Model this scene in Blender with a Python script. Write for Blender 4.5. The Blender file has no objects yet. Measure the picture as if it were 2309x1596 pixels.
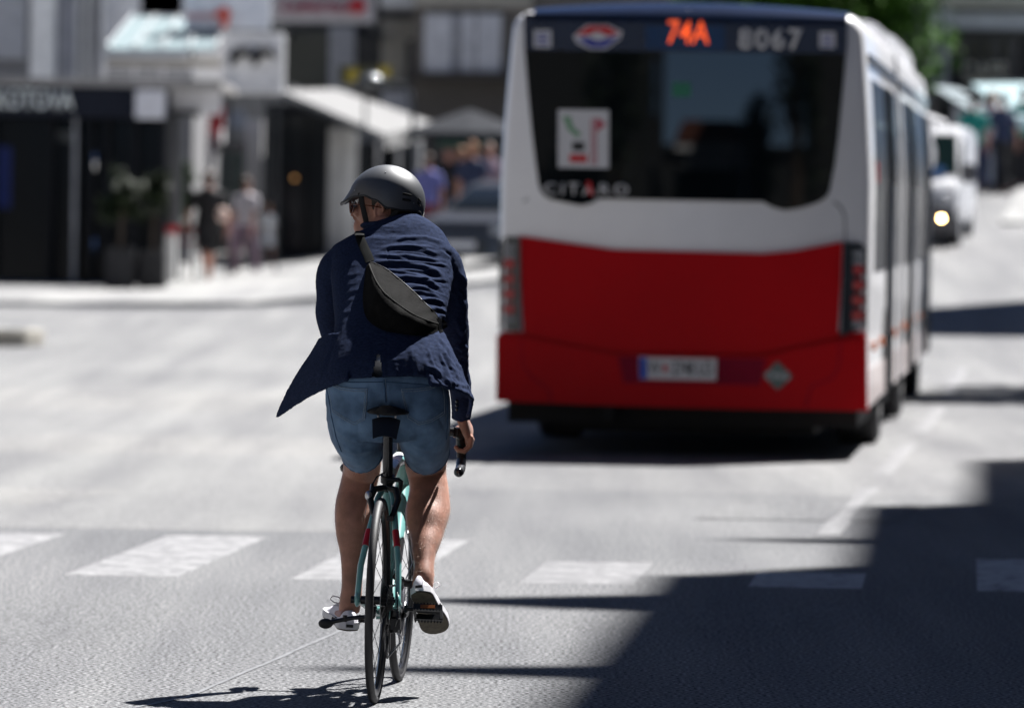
import bpy, bmesh, math, random
import numpy as np
from mathutils import Vector, Matrix, Quaternion
from mathutils.bvhtree import BVHTree

random.seed(7); np.random.seed(7)
scene = bpy.context.scene
C = scene.collection

# ---------------------------------------------------------------- camera
FPX = 13860.0            # focal length in units of a picture 2309 wide (a 216 mm lens)
CAM_H = 1.58
PITCH = math.radians(-1.215)
ROLL = math.radians(0.9)
cam_data = bpy.data.cameras.new('camera')
cam = bpy.data.objects.new('camera', cam_data); C.objects.link(cam)
Fv = Vector((0, math.cos(PITCH), math.sin(PITCH)))
R0 = Vector((1, 0, 0)); U0 = R0.cross(Fv)
Rv = R0 * math.cos(ROLL) + U0 * math.sin(ROLL)
Uv = Rv.cross(Fv)
cam_loc = Vector((0, 0, CAM_H))
cam.matrix_world = Matrix(((Rv.x, Uv.x, -Fv.x, 0), (Rv.y, Uv.y, -Fv.y, 0), (Rv.z, Uv.z, -Fv.z, CAM_H), (0, 0, 0, 1)))
cam_data.sensor_width = 36.0
cam_data.lens = FPX * 36.0 / 2309.0
cam_data.clip_start = 0.5; cam_data.clip_end = 2000
cam_data.dof.use_dof = True
cam_data.dof.focus_distance = 20.42
cam_data.dof.aperture_fstop = 3.6
cam_data.dof.aperture_blades = 9
scene.camera = cam

# ---------------------------------------------------------------- light
SUN_L = Vector((-0.40, -0.55, -1.0)).normalized()     # direction sunlight travels
elev = math.asin(-SUN_L.z); azim = math.atan2(0.40, 0.55)
world = bpy.data.worlds.new("World"); scene.world = world; world.use_nodes = True
wn = world.node_tree; wn.nodes.clear()
sky = wn.nodes.new('ShaderNodeTexSky'); sky.sky_type = 'NISHITA'; sky.sun_disc = False
sky.sun_elevation = elev; sky.sun_rotation = azim
sky.air_density = 0.26; sky.dust_density = 0.0; sky.ozone_density = 3.0
bg = wn.nodes.new('ShaderNodeBackground'); bg.inputs['Strength'].default_value = 0.05
wo = wn.nodes.new('ShaderNodeOutputWorld')
wn.links.new(sky.outputs[0], bg.inputs[0]); wn.links.new(bg.outputs[0], wo.inputs[0])
sun_d = bpy.data.lights.new('sun', 'SUN'); sun_d.energy = 5.0; sun_d.angle = math.radians(0.53)
sun_d.color = (1.0, 0.978, 0.955)
sun = bpy.data.objects.new('sun', sun_d); C.objects.link(sun)
sun.rotation_euler = SUN_L.to_track_quat('-Z', 'Y').to_euler()
vs = scene.view_settings
vs.view_transform = 'Standard'; vs.look = 'None'; vs.exposure = 1.45; vs.gamma = 1.0; vs.use_curve_mapping = False
scene.cycles.use_denoising = True
scene.cycles.max_bounces = 8
scene.cycles.caustics_reflective = False; scene.cycles.caustics_refractive = False
scene.cycles.sample_clamp_indirect = 8

# ---------------------------------------------------------------- geometry helpers
def ray(X, Y):
    return Fv + Rv * ((X - 1154.5) / FPX) - Uv * ((Y - 798.0) / FPX)
def W(X, Y, d):
    """place in the street that lies d metres ahead on the sight line (X, Y)"""
    r = ray(X, Y); return cam_loc + r * (d / r.y)
def smooth(a, b, x):
    t = min(1, max(0, (x - a) / (b - a))); return t * t * (3 - 2 * t)
def ground_z(x, y):
    if y < 50: p = 0
    elif y < 75: p = .001 * (y - 50) ** 2
    elif y < 135: p = .625 + .05 * (y - 75)
    else: p = 3.625
    return p * (.27 + .73 * smooth(-5, 5, x))
def Gp(X, Y, lift=0.0):
    r = ray(X, Y); d = 5.0
    prev = None
    while d < 400:
        p = cam_loc + r * (d / r.y)
        h = p.z - ground_z(p.x, p.y)
        if h <= 0:
            for _ in range(20):
                m = (prev + d) / 2; p = cam_loc + r * (m / r.y)
                if p.z - ground_z(p.x, p.y) > 0: prev = m
                else: d = m
            p = cam_loc + r * (d / r.y); break
        prev = d; d += .25
    return Vector((p.x, p.y, ground_z(p.x, p.y) + lift))
def proj(p):
    q = Vector(p) - cam_loc; z = q.dot(Fv)
    return 1154.5 + FPX * q.dot(Rv) / z, 798 - FPX * q.dot(Uv) / z

class MB:
    def __init__(s): s.v = []; s.f = []; s.m = []
    def add(s, vs_, fs, mi=0):
        o = len(s.v); s.v += [Vector(v) for v in vs_]
        for f in fs: s.f.append(tuple(i + o for i in f)); s.m.append(mi)
        return s
    def box(s, x0, y0, z0, x1, y1, z1, mi=0, taper=None):
        t = taper or 0
        vs_ = [(x0,y0,z0),(x1,y0,z0),(x1,y1,z0),(x0,y1,z0),(x0+t,y0+t,z1),(x1-t,y0+t,z1),(x1-t,y1-t,z1),(x0+t,y1-t,z1)]
        return s.add(vs_, [(0,3,2,1),(4,5,6,7),(0,1,5,4),(1,2,6,5),(2,3,7,6),(3,0,4,7)], mi)
    def hexa(s, c, mi=0):   # 8 corners, bottom 4 then top 4
        return s.add(c, [(0,3,2,1),(4,5,6,7),(0,1,5,4),(1,2,6,5),(2,3,7,6),(3,0,4,7)], mi)
    def tube(s, pts, r, n=12, ref=None, cap=True, mi=0, closed=False):
        """r: float or per-point float / (a,b)"""
        pts = [Vector(p) for p in pts]; N = len(pts)
        rs = r if isinstance(r, (list, tuple)) and len(r) == N else [r] * N
        ref = Vector(ref) if ref is not None else None
        vs_ = []; u = None
        for i, p in enumerate(pts):
            if closed: t = pts[(i + 1) % N] - pts[i - 1]
            else: t = pts[min(i + 1, N - 1)] - pts[max(i - 1, 0)]
            if t.length < 1e-9: t = Vector((0, 0, 1))
            t.normalize()
            if ref is not None: b = ref
            else: b = u if u is not None else (Vector((1, 0, 0)) if abs(t.x) < .9 else Vector((0, 0, 1)))
            u = (b - t * b.dot(t)).normalized(); w = t.cross(u)
            ra, rb = rs[i] if isinstance(rs[i], (list, tuple)) else (rs[i], rs[i])
            for k in range(n):
                a = 2 * math.pi * k / n
                vs_.append(p + u * (math.cos(a) * ra) + w * (math.sin(a) * rb))
        fs = []
        rng = range(N if closed else N - 1)
        for i in rng:
            j = (i + 1) % N
            for k in range(n):
                l = (k + 1) % n
                fs.append((i*n+k, i*n+l, j*n+l, j*n+k))
        if cap and not closed:
            fs.append(tuple(range(n - 1, -1, -1))); fs.append(tuple((N-1)*n + k for k in range(n)))
        return s.add(vs_, fs, mi)
    def ball(s, c, r, n=16, m=10, rot=None, mi=0):
        rx, ry, rz = r if isinstance(r, (list, tuple)) else (r, r, r)
        c = Vector(c); vs_ = []; fs = []
        for j in range(1, m):
            th = math.pi * j / m
            for k in range(n):
                a = 2 * math.pi * k / n
                q = Vector((rx*math.sin(th)*math.cos(a), ry*math.sin(th)*math.sin(a), rz*math.cos(th)))
                if rot is not None: q = rot @ q
                vs_.append(c + q)
        top = Vector((0, 0, rz)); bot = Vector((0, 0, -rz))
        if rot is not None: top = rot @ top; bot = rot @ bot
        vs_ += [c + top, c + bot]; T = len(vs_) - 2; B = T + 1
        for j in range(m - 2):
            for k in range(n):
                l = (k + 1) % n
                fs.append((j*n+k, (j+1)*n+k, (j+1)*n+l, j*n+l))
        for k in range(n):
            l = (k + 1) % n
            fs.append((T, k, l)); fs.append((B, (m-2)*n+l, (m-2)*n+k))
        return s.add(vs_, fs, mi)
    def prism(s, poly, d, mi=0):
        """closed polygon of 3D points extruded by vector d"""
        poly = [Vector(p) for p in poly]; n = len(poly); d = Vector(d)
        vs_ = poly + [p + d for p in poly]
        fs = [tuple(range(n)), tuple(range(2*n-1, n-1, -1))] + [(i, i+n, (i+1) % n + n, (i+1) % n) for i in range(n)]
        return s.add(vs_, fs, mi)
    def cyl(s, a, b, r, n=20, mi=0): return s.tube([a, b], r, n, mi=mi)
    def sheet(s, rows, thick, du=1, dv=1, mi=0):
        """rows: grid of control points -> thickened sheet; thickness may taper per row"""
        R_, Q = len(rows), len(rows[0])
        P = [[Vector(p) for p in r] for r in rows]
        def cr(p0, p1, p2, p3, t):
            return .5*((2*p1)+(-p0+p2)*t+(2*p0-5*p1+4*p2-p3)*t*t+(-p0+3*p1-3*p2+p3)*t**3)
        def dens(L, k):
            out = []
            for i in range(len(L)-1):
                for a in range(k):
                    out.append(cr(L[max(i-1,0)], L[i], L[i+1], L[min(i+2,len(L)-1)], a/k))
            out.append(L[-1]); return out
        P = [dens(r, du) for r in P]
        P = [list(c) for c in zip(*[dens(list(c), dv) for c in zip(*P)])]
        n, m = len(P), len(P[0])
        vs_ = []; 
        for sgn in (0, 1):
            for i in range(n):
                for j in range(m):
                    tu = P[i][min(j+1,m-1)] - P[i][max(j-1,0)]; tv = P[min(i+1,n-1)][j] - P[max(i-1,0)][j]
                    nn = tu.cross(tv).normalized() if tu.cross(tv).length > 1e-12 else Vector((0,-1,0))
                    th = thick if not callable(thick) else thick(i/(n-1), j/(m-1))
                    vs_.append(P[i][j] + nn * (th/2 if sgn else -th/2))
        fs = []; o = n*m
        for i in range(n-1):
            for j in range(m-1):
                a = i*m+j; fs.append((a, a+1, a+m+1, a+m)); fs.append((o+a, o+a+m, o+a+m+1, o+a+1))
        for i in range(n-1):
            a = i*m; fs.append((a, a+m, o+a+m, o+a)); a = i*m+m-1; fs.append((a, o+a, o+a+m, a+m))
        for j in range(m-1):
            fs.append((j, o+j, o+j+1, j+1)); a = (n-1)*m+j; fs.append((a, a+1, o+a+1, o+a))
        return s.add(vs_, fs, mi)
    def xf(s, M):
        s.v = [M @ v for v in s.v]; return s

def link_mesh(name, me, parent=None):
    o = bpy.data.objects.new(name, me); C.objects.link(o)
    if parent is not None: o.parent = parent
    return o
def obj(name, mb, mats, parent=None, local=False, sm=True, angle=35, bevel=0):
    """one mesh object; world-space vertices are brought into the parent's own space unless local"""
    me = bpy.data.meshes.new(name)
    vs_ = mb.v
    if parent is not None and not local:
        pm = parent
        Mi = world_of(parent).inverted(); vs_ = [Mi @ v for v in vs_]
    elif parent is None and not local and vs_:
        pass
    me.from_pydata([tuple(v) for v in vs_], [], mb.f)
    if not isinstance(mats, (list, tuple)): mats = [mats]
    for m in mats: me.materials.append(m)
    if len(mats) > 1:
        for p, i in zip(me.polygons, mb.m): p.material_index = i
    me.update(); me.validate()
    bm = bmesh.new(); bm.from_mesh(me); bmesh.ops.recalc_face_normals(bm, faces=bm.faces)
    if bevel:
        bmesh.ops.bevel(bm, geom=[e for e in bm.edges if len(e.link_faces) == 2 and e.calc_face_angle(0) > .6], offset=bevel, segments=2, affect='EDGES', clamp_overlap=True)
    bm.to_mesh(me); bm.free()
    if sm:
        me.shade_smooth()
        try: me.set_sharp_from_angle(angle=math.radians(angle))
        except Exception: pass
    return link_mesh(name, me, parent)
def world_of(o):
    M = Matrix.LocRotScale(o.location, o.rotation_euler, o.scale)
    return world_of(o.parent) @ M if o.parent else M
def thing(name, label, cat, loc=(0,0,0), rz=0, group=None, rot=None):
    o = bpy.data.objects.new(name, None); C.objects.link(o)
    o.empty_display_size = .1
    o.location = loc; o.rotation_euler = rot if rot else (0, 0, rz)
    o['label'] = label; o['category'] = cat
    if group: o['group'] = group
    return o
def tag(o, label, cat, group=None):
    o['label'] = label; o['category'] = cat
    if group: o['group'] = group
    return o
def struct(o): o['kind'] = 'structure'; return o

def remesh(mb, voxel, smooth_it=2, fac=.5):
    """voxel union of everything in mb -> (verts Nx3 array, faces list)"""
    me = bpy.data.meshes.new('tmp'); me.from_pydata([tuple(v) for v in mb.v], [], mb.f); me.update()
    bm = bmesh.new(); bm.from_mesh(me); bmesh.ops.recalc_face_normals(bm, faces=bm.faces); bm.to_mesh(me); bm.free()
    o = bpy.data.objects.new('tmp', me); C.objects.link(o)
    md = o.modifiers.new('r', 'REMESH'); md.mode = 'VOXEL'; md.voxel_size = voxel; md.adaptivity = 0
    if smooth_it:
        sd = o.modifiers.new('s', 'SMOOTH'); sd.factor = fac; sd.iterations = smooth_it
    dg = bpy.context.evaluated_depsgraph_get(); dg.update()
    ev = o.evaluated_get(dg); m2 = bpy.data.meshes.new_from_object(ev)
    n = len(m2.vertices); co = np.empty(n*3); m2.vertices.foreach_get('co', co); co = co.reshape(-1, 3)
    fs = [tuple(p.vertices) for p in m2.polygons]
    no = np.empty(n*3); m2.vertices.foreach_get('normal', no); no = no.reshape(-1, 3)
    bpy.data.objects.remove(o); bpy.data.meshes.remove(me); bpy.data.meshes.remove(m2)
    return co, no, fs
def arr_obj(name, co, fs, mats, parent=None, sm=True, midx=None):
    me = bpy.data.meshes.new(name)
    off = np.array(world_of(parent).translation) if parent else np.zeros(3)
    me.from_pydata([tuple(v) for v in (co - off)], [], fs)
    for m in (mats if isinstance(mats, (list, tuple)) else [mats]): me.materials.append(m)
    if midx is not None: me.polygons.foreach_set('material_index', midx)
    me.update()
    if sm: me.shade_smooth()
    return link_mesh(name, me, parent)
def proj_np(co):
    q = co - np.array(cam_loc); z = q @ np.array(Fv)
    return 1154.5 + FPX * (q @ np.array(Rv)) / z, 798 - FPX * (q @ np.array(Uv)) / z
def polydist(X, Y, pts):
    """distance from points to a polyline, and the parameter 0..1 along it"""
    best = np.full(X.shape, 1e9); par = np.zeros(X.shape)
    L = [0.0]
    for a, b in zip(pts[:-1], pts[1:]): L.append(L[-1] + math.hypot(b[0]-a[0], b[1]-a[1]))
    sgn = np.zeros(X.shape)
    for i, (a, b) in enumerate(zip(pts[:-1], pts[1:])):
        dx, dy = b[0]-a[0], b[1]-a[1]; q = dx*dx + dy*dy
        t = np.clip(((X-a[0])*dx + (Y-a[1])*dy)/q, 0, 1)
        ex = X-(a[0]+t*dx); ey = Y-(a[1]+t*dy); d = np.hypot(ex, ey)
        m = d < best; best[m] = d[m]; par[m] = ((L[i] + t*(L[i+1]-L[i]))/L[-1])[m]
    return best, par
def vnoise(P, scale, seed=0):
    """cheap smooth value noise on an Nx3 array"""
    q = P * scale + seed * 17.3; i = np.floor(q).astype(int); f = q - i; f = f*f*(3-2*f)
    def h(a, b, c):
        n = (a*374761393 + b*668265263 + c*2147483647 + seed*1274126177) & 0xffffffff
        n = ((n ^ (n >> 13)) * 1274126177) & 0xffffffff
        return ((n ^ (n >> 16)) & 0xffff) / 65535.0
    r = 0
    for a in (0, 1):
        for b in (0, 1):
            for c in (0, 1):
                w = (f[:,0] if a else 1-f[:,0])*(f[:,1] if b else 1-f[:,1])*(f[:,2] if c else 1-f[:,2])
                r = r + w*h(i[:,0]+a, i[:,1]+b, i[:,2]+c)
    return r*2-1

# ---------------------------------------------------------------- materials
def mat(name, col, rough=.6, metal=0, var=.12, vscale=6, bump=0, bscale=60, spec=.5, coat=0, sheen=0, emit=None, estr=0, trans=0, alpha=1, detail=4, col2=None, stretch=None):
    m = bpy.data.materials.new(name); m.use_nodes = True; nt = m.node_tree
    b = nt.nodes['Principled BSDF']
    tc = nt.nodes.new('ShaderNodeTexCoord'); src = tc.outputs['Object']
    if stretch:
        mp = nt.nodes.new('ShaderNodeMapping'); mp.inputs['Scale'].default_value = stretch
        nt.links.new(src, mp.inputs[0]); src = mp.outputs[0]
    nz = nt.nodes.new('ShaderNodeTexNoise'); nz.inputs['Scale'].default_value = vscale; nz.inputs['Detail'].default_value = detail
    nt.links.new(src, nz.inputs['Vector'])
    rp = nt.nodes.new('ShaderNodeValToRGB'); nt.links.new(nz.outputs[0], rp.inputs[0])
    c2 = col2 if col2 else tuple(min(1, c*(1+var)) for c in col)
    rp.color_ramp.elements[0].position = .32; rp.color_ramp.elements[1].position = .68
    rp.color_ramp.elements[0].color = (*[c*(1-var) for c in col], 1); rp.color_ramp.elements[1].color = (*c2, 1)
    nt.links.new(rp.outputs[0], b.inputs['Base Color'])
    b.inputs['Roughness'].default_value = rough; b.inputs['Metallic'].default_value = metal
    b.inputs['Specular IOR Level'].default_value = spec
    b.inputs['Coat Weight'].default_value = coat; b.inputs['Coat Roughness'].default_value = .05
    b.inputs['Sheen Weight'].default_value = sheen
    if trans: b.inputs['Transmission Weight'].default_value = trans
    if emit:
        b.inputs['Emission Color'].default_value = (*emit, 1); b.inputs['Emission Strength'].default_value = estr
    if bump:
        n2 = nt.nodes.new('ShaderNodeTexNoise'); n2.inputs['Scale'].default_value = bscale; n2.inputs['Detail'].default_value = 3
        nt.links.new(src, n2.inputs['Vector'])
        bp = nt.nodes.new('ShaderNodeBump'); bp.inputs['Strength'].default_value = 1; bp.inputs['Distance'].default_value = bump
        nt.links.new(n2.outputs[0], bp.inputs['Height']); nt.links.new(bp.outputs[0], b.inputs['Normal'])
    return m

def asphalt(name, dark, light, spots, rough=.75, grain=1.0):
    m = bpy.data.materials.new(name); m.use_nodes = True; nt = m.node_tree; b = nt.nodes['Principled BSDF']
    g = nt.nodes.new('ShaderNodeNewGeometry')
    def noise(sc, det=3, stretch=None, ro=.5):
        src = g.outputs['Position']
        if stretch:
            mp = nt.nodes.new('ShaderNodeMapping'); mp.inputs['Scale'].default_value = stretch
            mp.inputs['Rotation'].default_value = (0, 0, math.radians(5)); nt.links.new(src, mp.inputs[0]); src = mp.outputs[0]
        n = nt.nodes.new('ShaderNodeTexNoise'); n.inputs['Scale'].default_value = sc; n.inputs['Detail'].default_value = det
        n.inputs['Roughness'].default_value = ro
        nt.links.new(src, n.inputs['Vector']); return n
    big = noise(.5, 6, (1.0, .28, 1)); fine = noise(66, 3); streak = noise(1.3, 4, (2.2, .10, 1))
    r1 = nt.nodes.new('ShaderNodeValToRGB'); nt.links.new(big.outputs[0], r1.inputs[0])
    r1.color_ramp.elements[0].position = .35; r1.color_ramp.elements[1].position = .66
    r1.color_ramp.elements[0].color = (*dark, 1); r1.color_ramp.elements[1].color = (*light, 1)
    r2 = nt.nodes.new('ShaderNodeValToRGB'); nt.links.new(fine.outputs[0], r2.inputs[0])
    r2.color_ramp.elements[0].position = .36; r2.color_ramp.elements[1].position = .66
    lo = max(0, 1 - .85*grain); hi = 1 + 1.2*grain
    r2.color_ramp.elements[0].color = (lo, lo, lo, 1); r2.color_ramp.elements[1].color = (hi, hi, hi, 1)
    r3 = nt.nodes.new('ShaderNodeValToRGB'); nt.links.new(streak.outputs[0], r3.inputs[0])
    r3.color_ramp.elements[0].position = .3; r3.color_ramp.elements[1].position = .7
    r3.color_ramp.elements[0].color = (.80, .80, .815, 1); r3.color_ramp.elements[1].color = (1.14, 1.14, 1.12, 1)
    x1 = nt.nodes.new('ShaderNodeMix'); x1.data_type = 'RGBA'; x1.blend_type = 'MULTIPLY'; x1.clamp_result = False; x1.inputs['Factor'].default_value = 1
    nt.links.new(r1.outputs[0], x1.inputs['A']); nt.links.new(r2.outputs[0], x1.inputs['B'])
    x2 = nt.nodes.new('ShaderNodeMix'); x2.data_type = 'RGBA'; x2.blend_type = 'MULTIPLY'; x2.clamp_result = False; x2.inputs['Factor'].default_value = 1
    nt.links.new(x1.outputs['Result'], x2.inputs['A']); nt.links.new(r3.outputs[0], x2.inputs['B'])
    nt.links.new(x2.outputs['Result'], b.inputs['Base Color'])
    b.inputs['Roughness'].default_value = rough; b.inputs['Specular IOR Level'].default_value = .12
    bp = nt.nodes.new('ShaderNodeBump'); bp.inputs['Distance'].default_value = .009*grain; bp.inputs['Strength'].default_value = .9
    f2 = noise(64, 3); nt.links.new(f2.outputs[0], bp.inputs['Height']); nt.links.new(bp.outputs[0], b.inputs['Normal'])
    return m

M = {}
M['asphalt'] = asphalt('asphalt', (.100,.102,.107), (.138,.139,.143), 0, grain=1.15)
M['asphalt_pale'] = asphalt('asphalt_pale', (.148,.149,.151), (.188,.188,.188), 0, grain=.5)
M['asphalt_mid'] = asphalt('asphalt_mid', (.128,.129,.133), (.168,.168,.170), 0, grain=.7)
M['pavement'] = asphalt('pavement', (.215,.215,.214), (.262,.261,.258), 0, grain=.4)
M['paint'] = None
M['tar'] = mat('tar_seal', (.126,.129,.135), .6, var=.25, vscale=9)
M['kerb'] = mat('kerb_stone', (.33,.31,.27), .8, bump=.004)
M['red_paint'] = mat('bus_red', (.46,.001,.005), .35, var=.05, vscale=1.2, spec=.1)
M['white_paint'] = mat('bus_white', (.86,.86,.88), .35, var=.03, coat=.4, vscale=2)
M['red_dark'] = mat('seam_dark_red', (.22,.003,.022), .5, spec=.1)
M['black'] = mat('black_plastic', (.012,.012,.013), .5)
M['under'] = mat('underbody_black', (.010,.010,.010), .85)
M['rubber'] = mat('rubber', (.022,.022,.025), .7, bump=.0006, bscale=300)
M['rubber_near'] = mat('tyre_rubber', (.014,.014,.017), .6, bump=.0004, bscale=900)
M['glass_dark'] = mat('tinted_glass', (.006,.007,.008), .25, spec=.2, var=.05)
M['glass_bus'] = mat('bus_glass', (.003,.005,.007), .0, spec=.55, var=.05)
M['navy_panel'] = mat('navy_panel', (.006,.012,.035), .2, spec=.6)
M['led'] = mat('led_orange', (.5,.1,.02), .5, emit=(1,.10,.02), estr=.42)
M['led_blue'] = mat('display_glass', (.004,.03,.10), .15)
M['white_sticker'] = mat('white_sticker', (.62,.62,.64), .5, var=.03)
M['red_sticker'] = mat('red_sticker', (.55,.01,.015), .5)
M['pink_red'] = mat('faded_red', (.42,.08,.11), .5)
M['blue_sticker'] = mat('blue_sticker', (.03,.04,.32), .5)
M['green_sticker'] = mat('green_sticker', (.015,.16,.09), .5)
M['pale_green'] = mat('pale_green', (.14,.32,.17), .5)
M['tail_red'] = mat('tail_red', (.42,.02,.02), .2, coat=.5)
M['tail_house'] = mat('tail_housing', (.035,.042,.05), .25, coat=.4)
M['tail_clear'] = mat('tail_clear', (.28,.29,.31), .25)
M['amber'] = mat('amber_lens', (.65,.16,.03), .3)
M['plate_blue'] = mat('plate_blue', (.01,.06,.42), .5)
M['silver'] = mat('silver_metal', (.55,.56,.58), .28, metal=1, var=.08)
M['steel'] = mat('steel', (.35,.35,.37), .35, metal=1, var=.15, vscale=40)
M['chrome'] = mat('chrome', (.8,.8,.82), .08, metal=1, var=.02)
M['black_metal'] = mat('black_metal', (.015,.015,.017), .32, metal=.3, var=.2, vscale=30)
M['black_gloss'] = mat('black_gloss', (.010,.010,.012), .18, coat=.3)
M['celeste'] = mat('celeste_paint', (.16,.385,.37), .28, var=.08, vscale=20, coat=.5)
M['celeste_white'] = mat('frame_decal_white', (.72,.76,.76), .3)
M['band_red'] = mat('red_band', (.40,.008,.02), .35)
M['skin'] = mat('skin', (.37,.17,.115), .5, var=.22, vscale=22, bump=.0006, bscale=220, sheen=.15)
M['hair'] = mat('hair', (.025,.016,.010), .55, var=.5, vscale=160, bump=.002, bscale=260)
M['helmet'] = mat('helmet_matt', (.040,.045,.055), .49, var=.06, vscale=14, spec=1.0)
M['helmet_slot'] = mat('helmet_slot', (.003,.003,.003), .9)
M['strap'] = mat('webbing', (.010,.010,.012), .8, bump=.0004, bscale=700)
M['jacket'] = mat('linen_navy', (.016,.025,.058), .9, var=.25, vscale=90, bump=.0009, bscale=420, spec=.06, stretch=(1,1,2.2))
M['lining'] = mat('jacket_lining', (.006,.007,.012), .8)
M['shirt'] = mat('white_shirt', (.85,.86,.88), .8)
M['denim'] = mat('denim', (.090,.172,.30), .88, var=.4, vscale=13, bump=.0006, bscale=600, sheen=.1, col2=(.145,.25,.40))
M['denim_dark'] = mat('denim_seam', (.035,.082,.16), .9, var=.3, vscale=60)
M['stitch'] = mat('stitching', (.26,.33,.40), .8, var=.3, vscale=200)
M['bag'] = mat('bag_nylon', (.009,.009,.009), .75, var=.2, vscale=40, bump=.0014, bscale=120, spec=.02)
M['bag_trim'] = mat('bag_piping', (.028,.028,.027), .8, spec=.1)
M['bag_strap'] = mat('bag_strap', (.014,.015,.015), .8, spec=.03)
M['canvas'] = mat('white_canvas', (.74,.73,.80), .85, var=.05, vscale=60, bump=.0003, bscale=900)
M['shoe_rubber'] = mat('shoe_foxing', (.60,.60,.63), .55, var=.12, vscale=30)
M['outsole'] = mat('shoe_outsole', (.085,.072,.052), .8, var=.25, vscale=60, bump=.001, bscale=260)
M['lace'] = mat('shoelace', (.70,.70,.72), .9)
M['tortoise'] = mat('tortoiseshell', (.14,.035,.014), .2, coat=.5)
M['lens'] = mat('sunglass_lens', (.05,.03,.05), .06, spec=.8)
M['tape'] = mat('bar_tape', (.014,.014,.016), .38, bump=.001, bscale=90)
M['reflector'] = mat('orange_reflector', (.22,.06,.01), .3)
M['guard'] = mat('saddle_guard_plastic', (.004,.005,.009), .5)
M['saddle'] = mat('saddle_cover', (.007,.007,.008), .6, spec=.25, bump=.0004, bscale=400)
# ================================================================ SETTING
def paint_mat(name='worn_road_paint', lo=.42, hi=.60, top=.225):
    m = bpy.data.materials.new(name); m.use_nodes = True; nt = m.node_tree; b = nt.nodes['Principled BSDF']
    g = nt.nodes.new('ShaderNodeNewGeometry')
    mp = nt.nodes.new('ShaderNodeMapping'); mp.inputs['Scale'].default_value = (1, .45, 1); nt.links.new(g.outputs['Position'], mp.inputs[0])
    n = nt.nodes.new('ShaderNodeTexNoise'); n.inputs['Scale'].default_value = 9; n.inputs['Detail'].default_value = 9; n.inputs['Roughness'].default_value = .72
    nt.links.new(mp.outputs[0], n.inputs['Vector'])
    r = nt.nodes.new('ShaderNodeValToRGB'); nt.links.new(n.outputs[0], r.inputs[0])
    r.color_ramp.elements[0].position = lo; r.color_ramp.elements[0].color = (.115,.115,.12,1)
    r.color_ramp.elements[1].position = hi; r.color_ramp.elements[1].color = (top,top,top*1.02,1)
    nt.links.new(r.outputs[0], b.inputs['Base Color']); b.inputs['Roughness'].default_value = .7
    return m
M['paint'] = paint_mat(); M['paint_worn'] = paint_mat('very_worn_road_paint', .47, .68); M['paint_shade_lift'] = paint_mat('road_paint_shade_lift', .36, .52, .34)  # last one: lightened copy for the stripes lying in the houses' shade
# ground: one sheet following the rise of the street
mb = MB()
xs = [-400,-120,-60,-30,-20,-14] + [x*.75 for x in range(-16, 17)] + [14,20,30,60,120,400]
ys = [-400,-150,-60,-20,0,10,20,30,40,46] + [50+i*1.5 for i in range(48)] + [125,135,160,250,600]
for y in ys:
    for x in xs: mb.v.append(Vector((x, y, ground_z(x, y))))
nx = len(xs)
for j in range(len(ys)-1):
    for i in range(nx-1):
        a = j*nx+i; mb.f.append((a, a+1, a+nx+1, a+nx)); mb.m.append(0)
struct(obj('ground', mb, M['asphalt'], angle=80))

def gsheet(name, pts, m, lift, res=1.2, kerb=0, base_lift=0):
    """sheet lying on the ground; pts = world (x,y) of a quad, split finely so that it follows the rise"""
    (ax, ay), (bx, by), (cx, cy), (dx, dy) = pts
    L = max(math.hypot(cx-bx, cy-by), math.hypot(dx-ax, dy-ay)); Wd = max(math.hypot(bx-ax, by-ay), math.hypot(cx-dx, cy-dy))
    n = max(1, int(L/res)); k = max(1, int(Wd/res)); mb = MB()
    ft = 0 if kerb else .06        # sheets are feathered down to the ground at their edges
    vv = [i/n for i in range(n+1)]; uu = [i/k for i in range(k+1)]
    if ft: vv = [0, ft/L] + vv[1:-1] + [1-ft/L, 1]; uu = [0, min(.2, ft/Wd)] + uu[1:-1] + [1-min(.2, ft/Wd), 1]
    n = len(vv)-1; k = len(uu)-1
    for jj, v in enumerate(vv):
        for ii, u in enumerate(uu):
            x = (ax*(1-u)+bx*u)*(1-v)+(dx*(1-u)+cx*u)*v; y = (ay*(1-u)+by*u)*(1-v)+(dy*(1-u)+cy*u)*v
            edge = ft and (ii in (0, k) or jj in (0, n))
            mb.v.append(Vector((x, y, ground_z(x, y)+(base_lift+.0004 if edge else lift))))
    for j in range(n):
        for i in range(k):
            a = j*(k+1)+i; mb.f.append((a, a+1, a+k+2, a+k+1)); mb.m.append(0)
    if kerb:
        ring = [i for i in range(k+1)] + [j*(k+1)+k for j in range(1, n+1)] + [n*(k+1)+i for i in range(k-1, -1, -1)] + [j*(k+1) for j in range(n-1, 0, -1)]
        o = len(mb.v)
        for i in ring: mb.v.append(mb.v[i] - Vector((0, 0, kerb)))
        q = len(ring)
        for t in range(q): mb.f.append((ring[t], ring[(t+1) % q], o+(t+1) % q, o+t)); mb.m.append(0)
    return struct(obj(name, mb, m, angle=60))
def wp(X, Y): p = Gp(X, Y); return (p.x, p.y)

# pale old carriageway beyond the crossing on the left, mid-grey lane under the bus
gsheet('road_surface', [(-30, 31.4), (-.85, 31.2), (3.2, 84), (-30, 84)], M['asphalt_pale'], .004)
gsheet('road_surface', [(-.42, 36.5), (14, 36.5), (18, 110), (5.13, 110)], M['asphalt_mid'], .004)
# plaza pavement far left, pavement far right
gsheet('pavement', [(-40, 84.5), (1.2, 86.5), (3.5, 124), (-40, 124)], M['pavement'], .06, res=2.5, kerb=.2)
gsheet('pavement', [(7.6, 96), (30, 96), (30, 124), (10.5, 124)], M['pavement'], .06, res=2.5, kerb=.2)
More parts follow.
